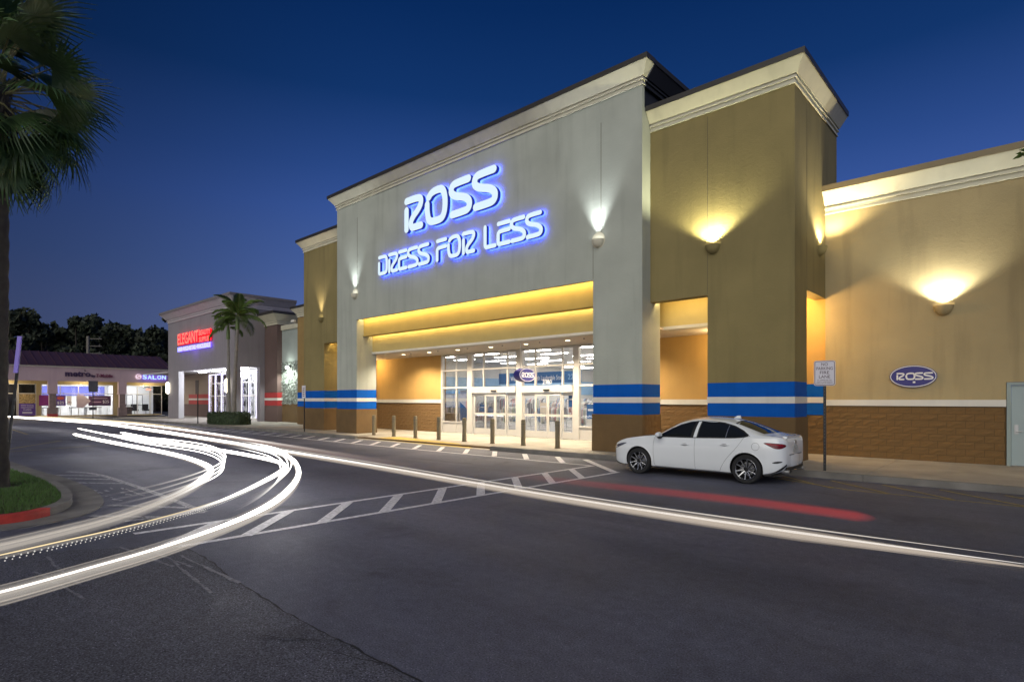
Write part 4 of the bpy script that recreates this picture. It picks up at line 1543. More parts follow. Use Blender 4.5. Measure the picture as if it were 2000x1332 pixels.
# salon sign and phone shop sign
t = thing('salon_sign', (MF, 19.2, 4.2), 'glowing blue white salon sign with a round emblem on the fascia', 'sign')
for k, ch in enumerate('SALON'):
    text(ch, 'letter', (MF + .12, 18.92 + k * .45, 4.02), .38, .46, FACE_X, [glow('salon face %s' % ch.lower() + str(k), (.50, .85, 1), 1.25), let_viol], t, .06, .02)
MB().lathe([(.27, MF + .08), (.27, MF + .20)], (0, 18.33, 4.26), 'x', 24).build('emblem', glow('emblem glow', (.95, .72, .85), 1.0), t)
mb = MB()
stroke(mb, chaikin([(18.45, 4.42), (18.2, 4.42), (18.22, 4.25), (18.46, 4.22), (18.44, 4.08), (18.2, 4.08)], 2), .05, lambda y, z, d: (MF + .201 + d, y, z), .01)
mb.build('emblem_line', red, t)
lamp('POINT', 'salon glow', (MF + .7, 19.6, 4.25), 14, (.25, .15, 1), t, size=.5)
t = thing('phone_shop_sign', (MF, 13.9, 4.1), 'unlit dark violet and pink phone shop lettering on the mauve fascia', 'sign')
dv = pmat('dark violet letters', (.035, .012, .06), .4)
dp = pmat('dark pink letters', (.17, .012, .06), .4)
text('metro', 'lettering', (MF + .08, 12.15, 4.12), 2.05, .52, FACE_X, dv, t, .08, .03, 'LEFT')
text('by', 'lettering', (MF + .08, 14.28, 4.02), .30, .36, FACE_X, dv, t, .08, .02, 'LEFT')
text('T-Mobile', 'lettering', (MF + .08, 14.65, 4.10), 1.40, .34, FACE_X, dp, t, .08, .02, 'LEFT')
for y, z, lab in ((13.75, 4.78, 'small dark camera above the phone shop letters'), (20.05, 4.70, 'small dark camera above the salon sign')):
    t = thing('camera_dome', (MF, y, z), lab, 'camera', 'small cameras on the mauve fascia')
    MB().lathe([(.02, z - .09), (.08, z - .05), (.08, z)], (MF + .09, y, 0), 'z', 10).build('dome', black, t)
t = thing('security_camera', (-38.6, 19.9, 7.4), 'white security camera under the cornice of the brown wing', 'camera')
MB().box(-39.0, -38.51, 19.55, 19.68, 7.32, 7.46).build('housing', offwhite, t)
MB().box(-38.6, -38.5, 19.6, 19.84, 7.2, 7.3).build('bracket', steel, t)
t = thing('trash_bin', (-47.6, 19.3, .15), 'small dark bin standing at the side opening of the beauty shop', 'bin')
MB().box(-47.85, -47.35, 19.05, 19.5, .15, .75).build('body', dkgrey, t)
MB().box(-47.88, -47.32, 19.02, 19.53, .751, 1.0).build('lid', black, t)
dr = thing('service_door', (-.02, 19.9, .15), 'pale grey steel service door with lever handle in the tan wall', 'door')
dm = pmat('pale grey door paint', (.33, .40, .40), .45, var=.04, vs=2)
MB().box(-.56, .50, 19.93, 19.97, .16, 2.25).build('leaf', dm, dr)
MB().box(-.65, -.565, 19.87, 20.0, .15, 2.32).box(.505, .59, 19.87, 20.0, .15, 2.32).box(-.564, .504, 19.87, 20.0, 2.255, 2.32).build('frame', pmat('door frame', (.28, .34, .32), .5), dr)
MB().tube([(-.46, 19.93, 1.05), (-.46, 19.86, 1.05), (-.34, 19.86, 1.05)], .012, 8).build('handle', steel, dr)
MB().box(-.50, -.42, 19.915, 19.929, .98, 1.22).build('lock_plate', steel, dr)

# ------------------------------------------------------------------ parked white sedan (local x from the nose at 0 to the tail at 4.58, driver side towards -y)
carw = pmat('white car paint', (.78, .81, .83), .22, spec=.6, var=.01, vs=1, coat=.8)
carglass = pmat('dark car glass', (.012, .014, .016), .04, spec=.9, var=.02)
carblk = pmat('black car trim', (.012, .012, .013), .45, var=.1)
rubber = pmat('tyre rubber', (.016, .016, .017), .85, var=.15, vs=8)
alloyd = pmat('dark alloy', (.03, .03, .032), .35, metal=.6)
alloyl = pmat('machined alloy', (.55, .56, .58), .22, metal=.9)
tailm = pmat('tail lamp red', (.13, .004, .010), .22, spec=.5)
headm = pmat('head lamp', (.10, .10, .12), .08, spec=.9, coat=1)
seamm = pmat('panel gap', (.16, .165, .17), .6)

CX = [0.00, .05, .18, .42, .8, 1.12, 1.36, 1.68, 2.05, 2.5, 3.0, 3.35, 3.70, 4.02, 4.25, 4.42, 4.51, 4.56]
cP = [.56, .66, .77, .845, .880, .886, .888, .889, .892, .896, .897, .897, .896, .878, .835, .765, .685, .575]
cB = [.30, .22, .185, .175, .175, .18, .18, .18, .18, .18, .18, .18, .19, .205, .25, .31, .37, .43]
cZ = [.635, .675, .735, .812, .885, .928, .945, .955, .965, .978, .995, 1.01, 1.025, 1.035, 1.035, 1.02, .985, .92]
cC = [.655, .705, .775, .860, .940, .985, 1.025, 1.215, 1.392, 1.455, 1.432, 1.365, 1.245, 1.125, 1.085, 1.065, 1.025, .935]
cY = [.42, .52, .62, .665, .685, .695, .715, .680, .625, .595, .590, .595, .625, .650, .635, .575, .510, .43]
cR = [.648, .695, .762, .842, .915, .955, .985, 1.140, 1.318, 1.392, 1.372, 1.300, 1.185, 1.090, 1.065, 1.045, 1.01, .928]


def cr1(xs, ys, x):
    if x <= xs[0]:
        return ys[0]
    if x >= xs[-1]:
        return ys[-1]
    i = max(j for j in range(len(xs) - 1) if xs[j] <= x)
    n = len(xs)

    def slope(j):
        if j == 0:
            return (ys[1] - ys[0]) / (xs[1] - xs[0])
        if j == n - 1:
            return (ys[-1] - ys[-2]) / (xs[-1] - xs[-2])
        a = (ys[j] - ys[j - 1]) / (xs[j] - xs[j - 1])
        b = (ys[j + 1] - ys[j]) / (xs[j + 1] - xs[j])
        return 0 if a * b <= 0 else 2 * a * b / (a + b)
    h_ = xs[i + 1] - xs[i]
    t = (x - xs[i]) / h_
    m0, m1 = slope(i) * h_, slope(i + 1) * h_
    return (2 * t ** 3 - 3 * t ** 2 + 1) * ys[i] + (t ** 3 - 2 * t ** 2 + t) * m0 + (-2 * t ** 3 + 3 * t ** 2) * ys[i + 1] + (t ** 3 - t ** 2) * m1


def csec(x):
    """half section, bottom middle -> roof middle, as (y, z)"""
    p, b, zb, zc, yr, zr = (cr1(CX, q, x) for q in (cP, cB, cZ, cC, cY, cR))
    d = zb - b
    low = [(0, b), (.80 * p, b), (.935 * p, b + .045), (.972 * p, b + .16 * d), (.982 * p, b + .32 * d), (.998 * p, b + .55 * d), (1.0 * p, b + .72 * d), (.990 * p, b + .86 * d), (.962 * p, zb - .012)]
    sh = [(.935 * p, zb + .012)]
    up = []
    y0, z0 = sh[0]
    for t in (.25, .5, .75, .93):
        bulge = .030 * math.sin(math.pi * t)
        up.append((y0 + (yr - y0) * t + bulge, z0 + (zr - z0) * t + .4 * bulge))
    top = []
    for t in (.06, .2, .4, .6, .8, 1.0):
        top.append((yr * (1 - t), zr + (zc - zr) * (1 - (1 - t) ** 2.2)))
    return low + sh + up + top


NSEC = len(csec(1.0))
xs_d = [4.56 * (k / 110) for k in range(111)]
secs = [csec(x) for x in xs_d]


def side_y(x, z):
    s = csec(x)[2:15]
    for (y0, z0), (y1, z1) in zip(s[:-1], s[1:]):
        if min(z0, z1) <= z <= max(z0, z1) and abs(z1 - z0) > 1e-6:
            return y0 + (y1 - y0) * (z - z0) / (z1 - z0)
    return s[0][0] if z < s[0][1] else s[-1][0]


def top_z(x, y):
    s = csec(x)[9:]
    y = abs(y)
    for (y0, z0), (y1, z1) in zip(s[:-1], s[1:]):
        if min(y0, y1) <= y <= max(y0, y1) and abs(y1 - y0) > 1e-6:
            return z0 + (z1 - z0) * (y - y0) / (y1 - y0)
    return s[-1][1]


CAR = thing('parked_car', (-8.49, 13.88, 0), 'white four door sedan parked at the kerb in front of the gold tower', 'car')
mb = MB()
vs, fs = [], []
M2 = 2 * NSEC - 2
for x, s in zip(xs_d, secs):
    full = [(-y, z) for y, z in s] + [(y, z) for y, z in s[1:-1]][::-1]
    vs += [(x, y, z) for y, z in full]
for i in range(len(xs_d) - 1):
    for k in range(M2):
        fs.append((i * M2 + k, i * M2 + (k + 1) % M2, (i + 1) * M2 + (k + 1) % M2, (i + 1) * M2 + k))
fs.append(tuple(range(M2)))
fs.append(tuple((len(xs_d) - 1) * M2 + k for k in range(M2)))
mb.add(vs, fs)
body = mb.build('body', [carw, carblk], CAR, smooth=30, local=True)
cut = MB()
for xw in (.95, 3.65):
    for s in (-1, 1):
        prof = [(.362, s * .56), (.362, s * 1.1)]
        cut.lathe(prof, (xw, 0, .335), 'y', 48, 0)
cuto = cut.build('arch_cutter', carblk, CAR, local=True)
bpy.context.view_layer.update()
bo = body.modifiers.new('arch', 'BOOLEAN')
bo.object = cuto
bo.operation = 'DIFFERENCE'
bo.solver = 'EXACT'
dg = bpy.context.evaluated_depsgraph_get()
me = bpy.data.meshes.new_from_object(body.evaluated_get(dg))
body.modifiers.clear()
body.data = me
for p in me.polygons:
    c = p.center
    for xw in (.95, 3.65):
        r_ = math.hypot(c.x - xw, c.z - .335)
        if abs(c.y) > .54 and r_ < .3615 and p.normal.dot(Vector((xw - c.x, 0, .335 - c.z)).normalized()) > .5 or (abs(abs(c.y) - .56) < .01 and r_ < .36):
            if len(me.materials) > 1:
                p.material_index = 1
me.set_sharp_from_angle(angle=R(30))
bpy.data.objects.remove(cuto)


def side_panel(poly, name, mat, s, off=.004, thick=.0, smooth_n=0, parent=None, cuts=3):
    poly = chaikin(poly, smooth_n, True) if smooth_n else poly
    bm = bmesh.new()
    vv = [bm.verts.new((x, 0, z)) for x, z in poly]
    f = bm.faces.new(vv)
    bmesh.ops.triangulate(bm, faces=[f])
    for _ in range(cuts):
        long_ = [e for e in bm.edges if e.calc_length() > .07]
        if not long_:
            break
        bmesh.ops.subdivide_edges(bm, edges=long_, cuts=1)
        bmesh.ops.triangulate(bm, faces=bm.faces[:])
    for v in bm.verts:
        v.co.y = s * (side_y(v.co.x, v.co.z) + off)
    me = bpy.data.meshes.new(name)
    for f in bm.faces:
        f.smooth = True
        if f.normal.y * s < 0:
            f.normal_flip()
    bmesh.ops.recalc_face_normals(bm, faces=bm.faces)
    bm.to_mesh(me)
    bm.free()
    me.materials.append(mat)
    return link(name, me, parent or CAR, True)


def top_panel(poly, name, mat, off=.004):
    bm = bmesh.new()
    vv = [bm.verts.new((x, y, 0)) for x, y in poly]
    f = bm.faces.new(vv)
    bmesh.ops.triangulate(bm, faces=[f])
    for _ in range(5):
        long_ = [e for e in bm.edges if e.calc_length() > .09]
        if not long_:
            break
        bmesh.ops.subdivide_edges(bm, edges=long_, cuts=1)
        bmesh.ops.triangulate(bm, faces=bm.faces[:])
    for v in bm.verts:
        v.co.z = top_z(v.co.x, v.co.y) + off
    for f in bm.faces:
        f.smooth = True
    me = bpy.data.meshes.new(name)
    bm.to_mesh(me)
    bm.free()
    me.materials.append(mat)
    return link(name, me, CAR, True)


def side_line(pts, name, mat, s, r=.0035, off=.0, n=3):
    pts = chaikin(pts, n)
    fine = []
    for a, b in zip(pts[:-1], pts[1:]):
        m_ = max(1, int(math.hypot(b[0] - a[0], b[1] - a[1]) / .04))
        for k in range(m_):
            fine.append((a[0] + (b[0] - a[0]) * k / m_, a[1] + (b[1] - a[1]) * k / m_))
    fine.append(pts[-1])
    return MB().tube([(x, s * (side_y(x, z) + off), z) for x, z in fine], r, 6).build(name, mat, CAR, local=True)


for s in (-1, 1):
    # window line surround, then each glass
    side_panel([(1.44, .962), (1.60, 1.06), (1.80, 1.175), (2.02, 1.275), (2.26, 1.345), (2.50, 1.375), (2.80, 1.375), (3.08, 1.345), (3.34, 1.275), (3.56, 1.175), (3.70, 1.085), (3.66, 1.045), (3.45, 1.015), (3.0, .997), (2.3, .975)], 'window_surround', carblk, s, .006)
    side_panel([(1.52, .985), (1.66, 1.07), (1.84, 1.17), (2.04, 1.255), (2.26, 1.322), (2.395, 1.345), (2.335, .995)], 'front_window', carglass, s, .010)
    side_panel([(2.405, .985), (2.465, 1.355), (2.535, 1.36), (2.485, .99)], 'door_pillar', carw, s, .011)
    side_panel([(2.52, 1.0), (2.56, 1.352), (2.80, 1.350), (3.06, 1.322), (3.20, 1.285), (3.17, 1.018)], 'rear_window', carglass, s, .010)
    side_panel([(3.195, 1.02), (3.225, 1.280), (3.36, 1.235), (3.54, 1.15), (3.64, 1.082), (3.60, 1.055), (3.42, 1.032)], 'quarter_window', carglass, s, .010)
    side_line([(3.185, 1.01), (3.21, 1.285)], 'window_divider', alloyl if 0 else steel, s, .008, .006, 0)
    side_line([(1.47, .955), (2.3, .968), (3.0, .990), (3.5, 1.012), (3.72, 1.065)], 'chrome_strip', carblk, s, .006, .003, 1)
    side_line([(1.40, .945), (1.375, .80), (1.37, .50), (1.39, .27), (1.42, .235)], 'door_gap', seamm, s)
    side_line([(2.46, .98), (2.45, .70), (2.455, .40), (2.46, .24)], 'door_gap', seamm, s)
    side_line([(3.60, 1.03), (3.52, .90), (3.40, .74), (3.22, .55), (3.10, .36), (3.05, .24)], 'door_gap', seamm, s)
    side_line([(1.42, .235), (2.2, .232), (3.05, .24)], 'sill_gap', seamm, s, .004, 0, 0)
    for xh in (2.22, 3.18):
        zh = .80 + (xh - 2.22) * .045
        pts = [(xh - .10, s * (side_y(xh, zh) + .006), zh), (xh - .05, s * (side_y(xh, zh) + .030), zh + .004), (xh + .05, s * (side_y(xh, zh) + .032), zh + .008), (xh + .10, s * (side_y(xh, zh) + .006), zh + .010)]
        MB().tube(pts, .013, 8).build('door_handle', carw, CAR, smooth=60, local=True)
        side_panel([(xh - .06 + .075 * math.cos(q) + .05, zh + .003 + .028 * math.sin(q)) for q in [2 * math.pi * k / 16 for k in range(16)]], 'handle_recess', seamm, s, .0035)
    # mirror
    ym = side_y(1.62, .96)
    MB().tube([(1.60, s * (ym - .02), .985), (1.60, s * (ym + .10), .995)], .022, 8).build('mirror_stalk', carblk, CAR, local=True)
    mm = MB()
    prof = [(.012, -.07), (.05, -.055), (.072, -.01), (.075, .04), (.066, .055), (.0, .055)]
    mm.lathe([(r_, h_) for r_, h_ in prof], (1.575, s * (ym + .165), 1.015), 'x', 18, sx=1.35, sy=.95)
    mm.build('mirror', carw, CAR, smooth=50, local=True)
    MB().lathe([(.085, 0), (.078, .03), (.01, .03)], (1.60, s * (ym + .165), .955), 'x', 16, sx=1.2, sy=.42).build('mirror_base', carblk, CAR, smooth=50, local=True)
    # lamps
    side_panel([(3.99, .935), (4.14, .875), (4.30, .815), (4.42, .80), (4.52, .825), (4.555, .865), (4.53, .91), (4.40, .925), (4.20, .938)], 'tail_lamp', tailm, s, .006, smooth_n=2)
    side_line([(4.10, .915), (4.25, .895), (4.42, .885), (4.50, .885)], 'tail_lamp_bar', pmat('tail bar ' + str(s), (.45, .02, .03), .2), s, .010, .004, 2)
    side_panel([(.03, .605), (.10, .595), (.30, .650), (.52, .725), (.63, .775), (.45, .762), (.22, .715), (.07, .665)], 'head_lamp', headm, s, .006, smooth_n=1)
    side_panel([(4.22, .500), (4.34, .487), (4.46, .505), (4.50, .535), (4.36, .54)], 'reflector', carblk, s, .005, smooth_n=1)
    side_panel([(4.03, .225), (4.20, .262), (4.38, .345), (4.50, .42), (4.55, .47), (4.555, .435), (4.48, .35), (4.30, .27), (4.10, .212)], 'rear_valance', carblk, s, .006)
    side_panel([(.04, .24), (.10, .235), (.50, .19), (.55, .20), (.3, .235), (.08, .31)], 'front_lip', carblk, s, .005)
    for xw in (.95, 3.65):
        pts = [(xw + .375 * math.cos(q), .335 + .375 * math.sin(q)) for q in [R(a) for a in range(-14, 195, 8)]]
        fl = [(x, z) for x, z in pts if z > cr1(CX, cB, x) + .02]
        MB().tube([(x, s * (side_y(x, z) - .004), z) for x, z in fl], .012, 8).build('wheel_arch', carw, CAR, smooth=60, local=True)
fc = [(3.86 + .082 * math.cos(q), .842 + .082 * math.sin(q)) for q in [2 * math.pi * k / 24 for k in range(25)]]
side_line(fc, 'fuel_flap', seamm, -1, .0035, 0, 0)
top_panel([(1.42, -.66), (2.03, -.575), (2.07, -.3), (2.08, 0), (2.07, .3), (2.03, .575), (1.42, .66), (1.36, .3), (1.34, 0), (1.36, -.3)], 'windscreen', carglass)
top_panel([(3.37, -.53), (3.96, -.60), (4.02, -.3), (4.04, 0), (4.02, .3), (3.96, .60), (3.37, .53), (3.34, .3), (3.33, 0), (3.34, -.3)], 'rear_screen', carglass)
top_panel([(3.30, -.54), (3.345, -.545), (3.33, 0), (3.345, .545), (3.30, .54), (3.28, 0)], 'roof_edge', carblk, .003)
fin = [(3.05, 1.435), (3.13, 1.49), (3.20, 1.495), (3.22, 1.425)]
MB().prism(fin, 'y', -.018, .018).build('aerial_fin', carw, CAR, local=True)
for ya in (-.012,):
    mb = MB()
    for (xa, xb) in ((.14, 1.30),):
        mb.tube([(xa + (xb - xa) * k / 14, -.62 - .05 * k / 14, top_z(xa + (xb - xa) * k / 14, .62 + .05 * k / 14) + .001) for k in range(15)], .0035, 5)
    mb.build('bonnet_gap', seamm, CAR, local=True)
# tail: boot lid, bumper, plate
rb = MB()
pts = []
for yy in [-.80 + 1.6 * k / 16 for k in range(17)]:
    f_ = 1 - (abs(yy) / .80) ** 2.2
    pts.append((4.40 + .195 * f_, yy * .92))
vs = []
for z, k in ((.40, .94), (.47, .99), (.56, 1.0), (.63, .985), (.665, .93)):
    vs += [(4.30 + (x - 4.30) * k, y, z) for x, y in pts]
n = 17
fs = [(j * n + i, j * n + i + 1, (j + 1) * n + i + 1, (j + 1) * n + i) for j in range(4) for i in range(n - 1)]
fs.append(tuple(4 * n + i for i in range(n)))
fs.append(tuple(i for i in range(n)))
rb.add(vs, fs)
rb.build('rear_bumper', carw, CAR, smooth=50, local=True)
MB().prism([(4.54, .66), (4.575, .655), (4.57, .672), (4.54, .68)], 'y', -.42, .42).build('boot_gap', seamm, CAR, local=True)
MB().box(4.30, 4.56, -.55, .55, .325, .40).build('diffuser', carblk, CAR, local=True)
MB().prism([(4.30, 1.055), (4.46, 1.066), (4.52, 1.060), (4.515, 1.035), (4.44, 1.01)], 'y', -.46, .46).build('boot_lip', carw, CAR, smooth=50, local=True)
for s in (-1, 1):
    MB().lathe([(.045, 4.40), (.045, 4.60), (.036, 4.601)], (0, s * .52, .30), 'x', 16).build('exhaust', steel, CAR, local=True)
MB().box(4.562, 4.570, -.16, .16, .71, .86).build('plate', pmat('number plate', (.40, .42, .40), .5, var=.4, vs=40), CAR, local=True)
MB().lathe([(.05, 4.55), (.05, 4.575)], (0, 0, .925), 'x', 20).build('badge', steel, CAR, local=True)
# nose
MB().prism([(-.004, .44), (.02, .40), (.02, .60), (-.004, .60)], 'y', -.40, .40).build('grille', carblk, CAR, local=True)
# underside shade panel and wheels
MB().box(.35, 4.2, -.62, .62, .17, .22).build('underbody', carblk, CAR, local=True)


def wheel(xw, s):
    w = thing('wheel', (0, 0, 0), None, None)
    del WM[w]
    w.parent = CAR
    w.location = (xw, s * .785, .326)
    w.rotation_euler = (0, 0, 0 if s < 0 else math.pi)
    # outer face towards -y
    MB().lathe([(.235, .095), (.30, .10), (.322, .080), (.326, .04), (.326, -.04), (.322, -.080), (.30, -.102), (.245, -.098), (.235, -.08)], (0, 0, 0), 'y', 48, cap=False).build('tyre', rubber, w, smooth=40, local=True)
    MB().lathe([(.244, -.100), (.238, -.094), (.218, -.080), (.205, -.03), (.20, .06), (.02, .061)], (0, 0, 0), 'y', 48, cap=False).build('rim', alloyd, w, smooth=30, local=True)
    ri_ = MB()
    ring_ = [(.230 * math.cos(q), .230 * math.sin(q)) for q in [2 * math.pi * k / 48 for k in range(49)]]
    ri_.tube([(x, -.094, z) for x, z in ring_], .007, 6)
    ri_.build('rim_edge', alloyl, w, smooth=60, local=True)
    for k in range(10):
        q = 2 * math.pi * k / 10 + .2
        dq = .09 * (1 if k % 2 else -1)
        a, b = Vector((math.cos(q - dq * .4), 0, math.sin(q - dq * .4))), Vector((math.cos(q + dq * .3), 0, math.sin(q + dq * .3)))
        p0, p1 = a * .055 + Vector((0, -.062, 0)), b * .226 + Vector((0, -.090, 0))
        t_ = Vector((-math.sin(q), 0, math.cos(q)))
        sp = MB()
        for off, mi in ((0, 0), (.012, 1)):
            pass
        w0, w1 = .013, .010
        dp_ = Vector((0, .03, 0))
        sp.add([p0 - t_ * w0, p0 + t_ * w0, p1 + t_ * w1, p1 - t_ * w1, p0 - t_ * w0 * 1.6 + dp_, p0 + t_ * w0 * 1.6 + dp_, p1 + t_ * w1 * 1.6 + dp_, p1 - t_ * w1 * 1.6 + dp_],
               [(0, 1, 2, 3)], 0)
        sp.f += [tuple(i + len(sp.v) - 8 for i in f) for f in ((4, 5, 6, 7), (0, 1, 5, 4), (1, 2, 6, 5), (2, 3, 7, 6), (3, 0, 4, 7))]
        sp.mi += [1] * 5
        sp.build('spoke', [alloyl, alloyd], w, local=True)
    MB().lathe([(.045, -.070), (.040, -.076), (.02, -.078)], (0, 0, 0), 'y', 20).build('hub_cap', alloyd, w, smooth=40, local=True)
    MB().lathe([(.15, .0), (.15, .02)], (0, 0, 0), 'y', 28).build('brake_disc', steel, w, local=True)


for xw in (.95, 3.65):
    for s in (-1, 1):
        wheel(xw, s)


def squeeze(x):
    if x < .55:
        return .55 - (.55 - x) * .80
    if x > 4.05:
        return 4.05 + (x - 4.05) * .74
    return x


done = set()
for ch in CAR.children:
    if ch.type == 'MESH' and ch.data.name not in done:
        done.add(ch.data.name)
        for v in ch.data.vertices:
            v.co.x = squeeze(v.co.x)
        ch.data.update()

# ------------------------------------------------------------------ palms, hedge, trees
leafd = pmat('fan palm leaf', (.050, .098, .026), .5, var=.4, vs=3)
leafk = pmat('palm stalk', (.16, .15, .06), .6, var=.2)
leaff = pmat('feather palm leaf', (.085, .140, .020), .5, var=.45, vs=3)
barkm = pmat('palm bark', (.045, .040, .032), .9, var=.35, vs=7, bump=1.0, bs=18)
barkf = pmat('smooth palm bark', (.20, .185, .165), .85, var=.2, vs=5, bump=.4, bs=20)


def fan_frond(seed):
    """a fan leaf: stalk along +x from the origin, then a drooping fan of blades"""
    rf_ = random.Random(seed)
    mb = MB()
    L = rf_.uniform(.75, 1.0)
    st = [(0, 0, 0), (L * .5, 0, .06), (L, 0, -.02)]
    mb.tube(st, [.022, .016, .012], 5, 1)
    hub = Vector((L, 0, -.02))
    nb = 34
    for k in range(nb):
        a = R(-118 + 236 * k / (nb - 1)) + rf_.uniform(-.03, .03)
        ln = rf_.uniform(.72, .95) * (1 - .18 * abs(a) / 2.1)
        d = Vector((math.cos(a), math.sin(a), 0))
        sd = Vector((-math.sin(a), math.cos(a), 0))
        fold = .10 * (1 if k % 2 else -1)
        rows = []
        for j in range(6):
            t = j / 5
            droop = -.10 * t - (.30 + .16 * rf_.random()) * max(0, t - .45) ** 1.5 * 2 - .10 * (abs(a) / 2.0) * t
            c = hub + d * (ln * t * (1 - .12 * t)) + Vector((0, 0, droop * ln * 1.1))
            w = .026 * (t / .35 if t < .35 else (1 - (t - .35) / .66)) + .003
            rows.append((c - sd * w + Vector((0, 0, fold * w)), c, c + sd * w + Vector((0, 0, fold * w))))
        vs = [p for r in rows for p in r]
        fs = []
        for j in range(5):
            b = j * 3
            fs += [(b, b + 1, b + 4, b + 3), (b + 1, b + 2, b + 5, b + 4)]
        mb.add(vs, fs, 0)
    me = bpy.data.meshes.new('frond')
    me.from_pydata(mb.v, [], mb.f)
    me.materials.append(leafd)
    me.materials.append(leafk)
    me.polygons.foreach_set('material_index', mb.mi)
    me.update()
    return me


fp = thing('fan_palm', (-15.38, 1.58, .13), 'tall fan palm with a rough dark trunk on the grass island at the left edge', 'palm tree')
tr = MB()
hgt = 8.0
tp = [(0, 0, -.1), (0, 0, 1.5), (.02, .01, 4), (.0, .03, 6.5), (0, .02, hgt)]
rt_ = random.Random(4)
fine = []
for k in range(61):
    t = k / 60
    fine.append((.02 * math.sin(t * 3), .02 * math.sin(t * 2), -.1 + t * (hgt + .1)))
tr.tube(fine, [.205 - .040 * min(1, k / 12) + .010 * math.sin(k * 2.1) + (.02 if k > 54 else 0) for k in range(61)], 20)
tro = tr.build('trunk', barkm, fp, smooth=60, local=True)
bm_ = MB()
for k in range(70):                                             # old leaf bases under the crown
    q, z = rt_.uniform(0, 6.28), rt_.uniform(6.3, 8.1)
    d = Vector((math.cos(q), math.sin(q), 0))
    p = d * .19 + Vector((0, 0, z))
    bm_.tube([p, p + d * .07 + Vector((0, 0, .13)), p + d * .13 + Vector((0, 0, .30))], [.035, .028, .012], 5)
bm_.build('leaf_base', barkm, tro, local=True)
fans = [fan_frond(100 + k) for k in range(5)]
ga = 2.39996
for k in range(64):
    t = k / 63
    el = R(82 - 150 * t ** .85)
    q = k * ga
    o = link('frond', fans[k % 5], fp, True)
    o.location = (0.10 * math.cos(q), .10 * math.sin(q), hgt + .15 - .75 * t)
    o.rotation_euler = (rt_.uniform(-.9, .9), -el + rt_.uniform(-.2, .2), q + rt_.uniform(-.3, .3))
    sc = rt_.uniform(1.0, 1.25) * (1 if t < .8 else .85)
    o.scale = (sc * 1.12, sc, sc)


def feather_frond(seed, L=2.6):
    rf_ = random.Random(seed)
    mb = MB()
    n = 26
    pts = []
    for k in range(n + 1):
        t = k / n
        pts.append(Vector((L * (t - .22 * t ** 3), 0, L * (.34 * t - .92 * t ** 2.2 * .80))))
    mb.tube(pts, [.03 * (1 - .85 * k / n) + .004 for k in range(n + 1)], 5, 1)
    for k in range(3, n + 1):
        t = k / n
        ln = (.62 * math.sin(math.pi * min(1, .12 + t * .85)) + .12) * L / 2.6
        for s in (-1, 1):
            for extra in (0, .5):
                if k == n and extra:
                    continue
                p = pts[k] if not extra else (pts[k] + pts[min(k + 1, n)]) / 2
                sweep = .55
                d = Vector((sweep, s * 1.0, -.28 - .5 * rf_.random())).normalized()
                e = p + d * ln + Vector((0, 0, -.28 * ln))
                m_ = p + d * ln * .5
                w = Vector((.034, 0, .016))
                mb.add([p - w * .5, p + w * .5, m_ + w, e, m_ - w], [(0, 1, 2, 4), (4, 2, 3)], 0)
    me = bpy.data.meshes.new('frond')
    me.from_pydata(mb.v, [], mb.f)
    me.materials.append(leaff)
    me.materials.append(leafk)
    me.polygons.foreach_set('material_index', mb.mi)
    me.update()
    return me


feath = [feather_frond(200 + k) for k in range(4)]


def feather_palm(loc, top, lean, label, nf, seed, size=1.0, rad=.13):
    r_ = random.Random(seed)
    t = thing('feather_palm', loc, label, 'palm tree', 'feather palms')
    pts = []
    for k in range(13):
        u = k / 12
        pts.append((lean[0] * u ** 1.5, lean[1] * u ** 1.5, top * u))
    MB().tube(pts, [rad * (1.35 - .5 * min(1, k / 3) - .25 * k / 12) for k in range(13)], 12).build('trunk', barkf, t, smooth=60, local=True)
    e = Vector(pts[-1])
    MB().tube([e - Vector((0, 0, .1)), e + Vector((0, 0, .5)), e + Vector((0, 0, .95))], [rad * .85, rad * .8, rad * .3], 10).build('crownshaft', pmat('crownshaft ' + str(seed), (.09, .14, .035), .5), t, smooth=60, local=True)
    for k in range(nf):
        u = k / (nf - 1)
        o = link('frond', feath[k % 4], t, True)
        o.location = e + Vector((0, 0, .85 - .1 * u))
        o.rotation_euler = (r_.uniform(-.25, .25), -R(80 - 92 * u), k * ga + r_.uniform(-.2, .2))
        s = size * r_.uniform(.85, 1.1)
        o.scale = (s, s, s)
    return t


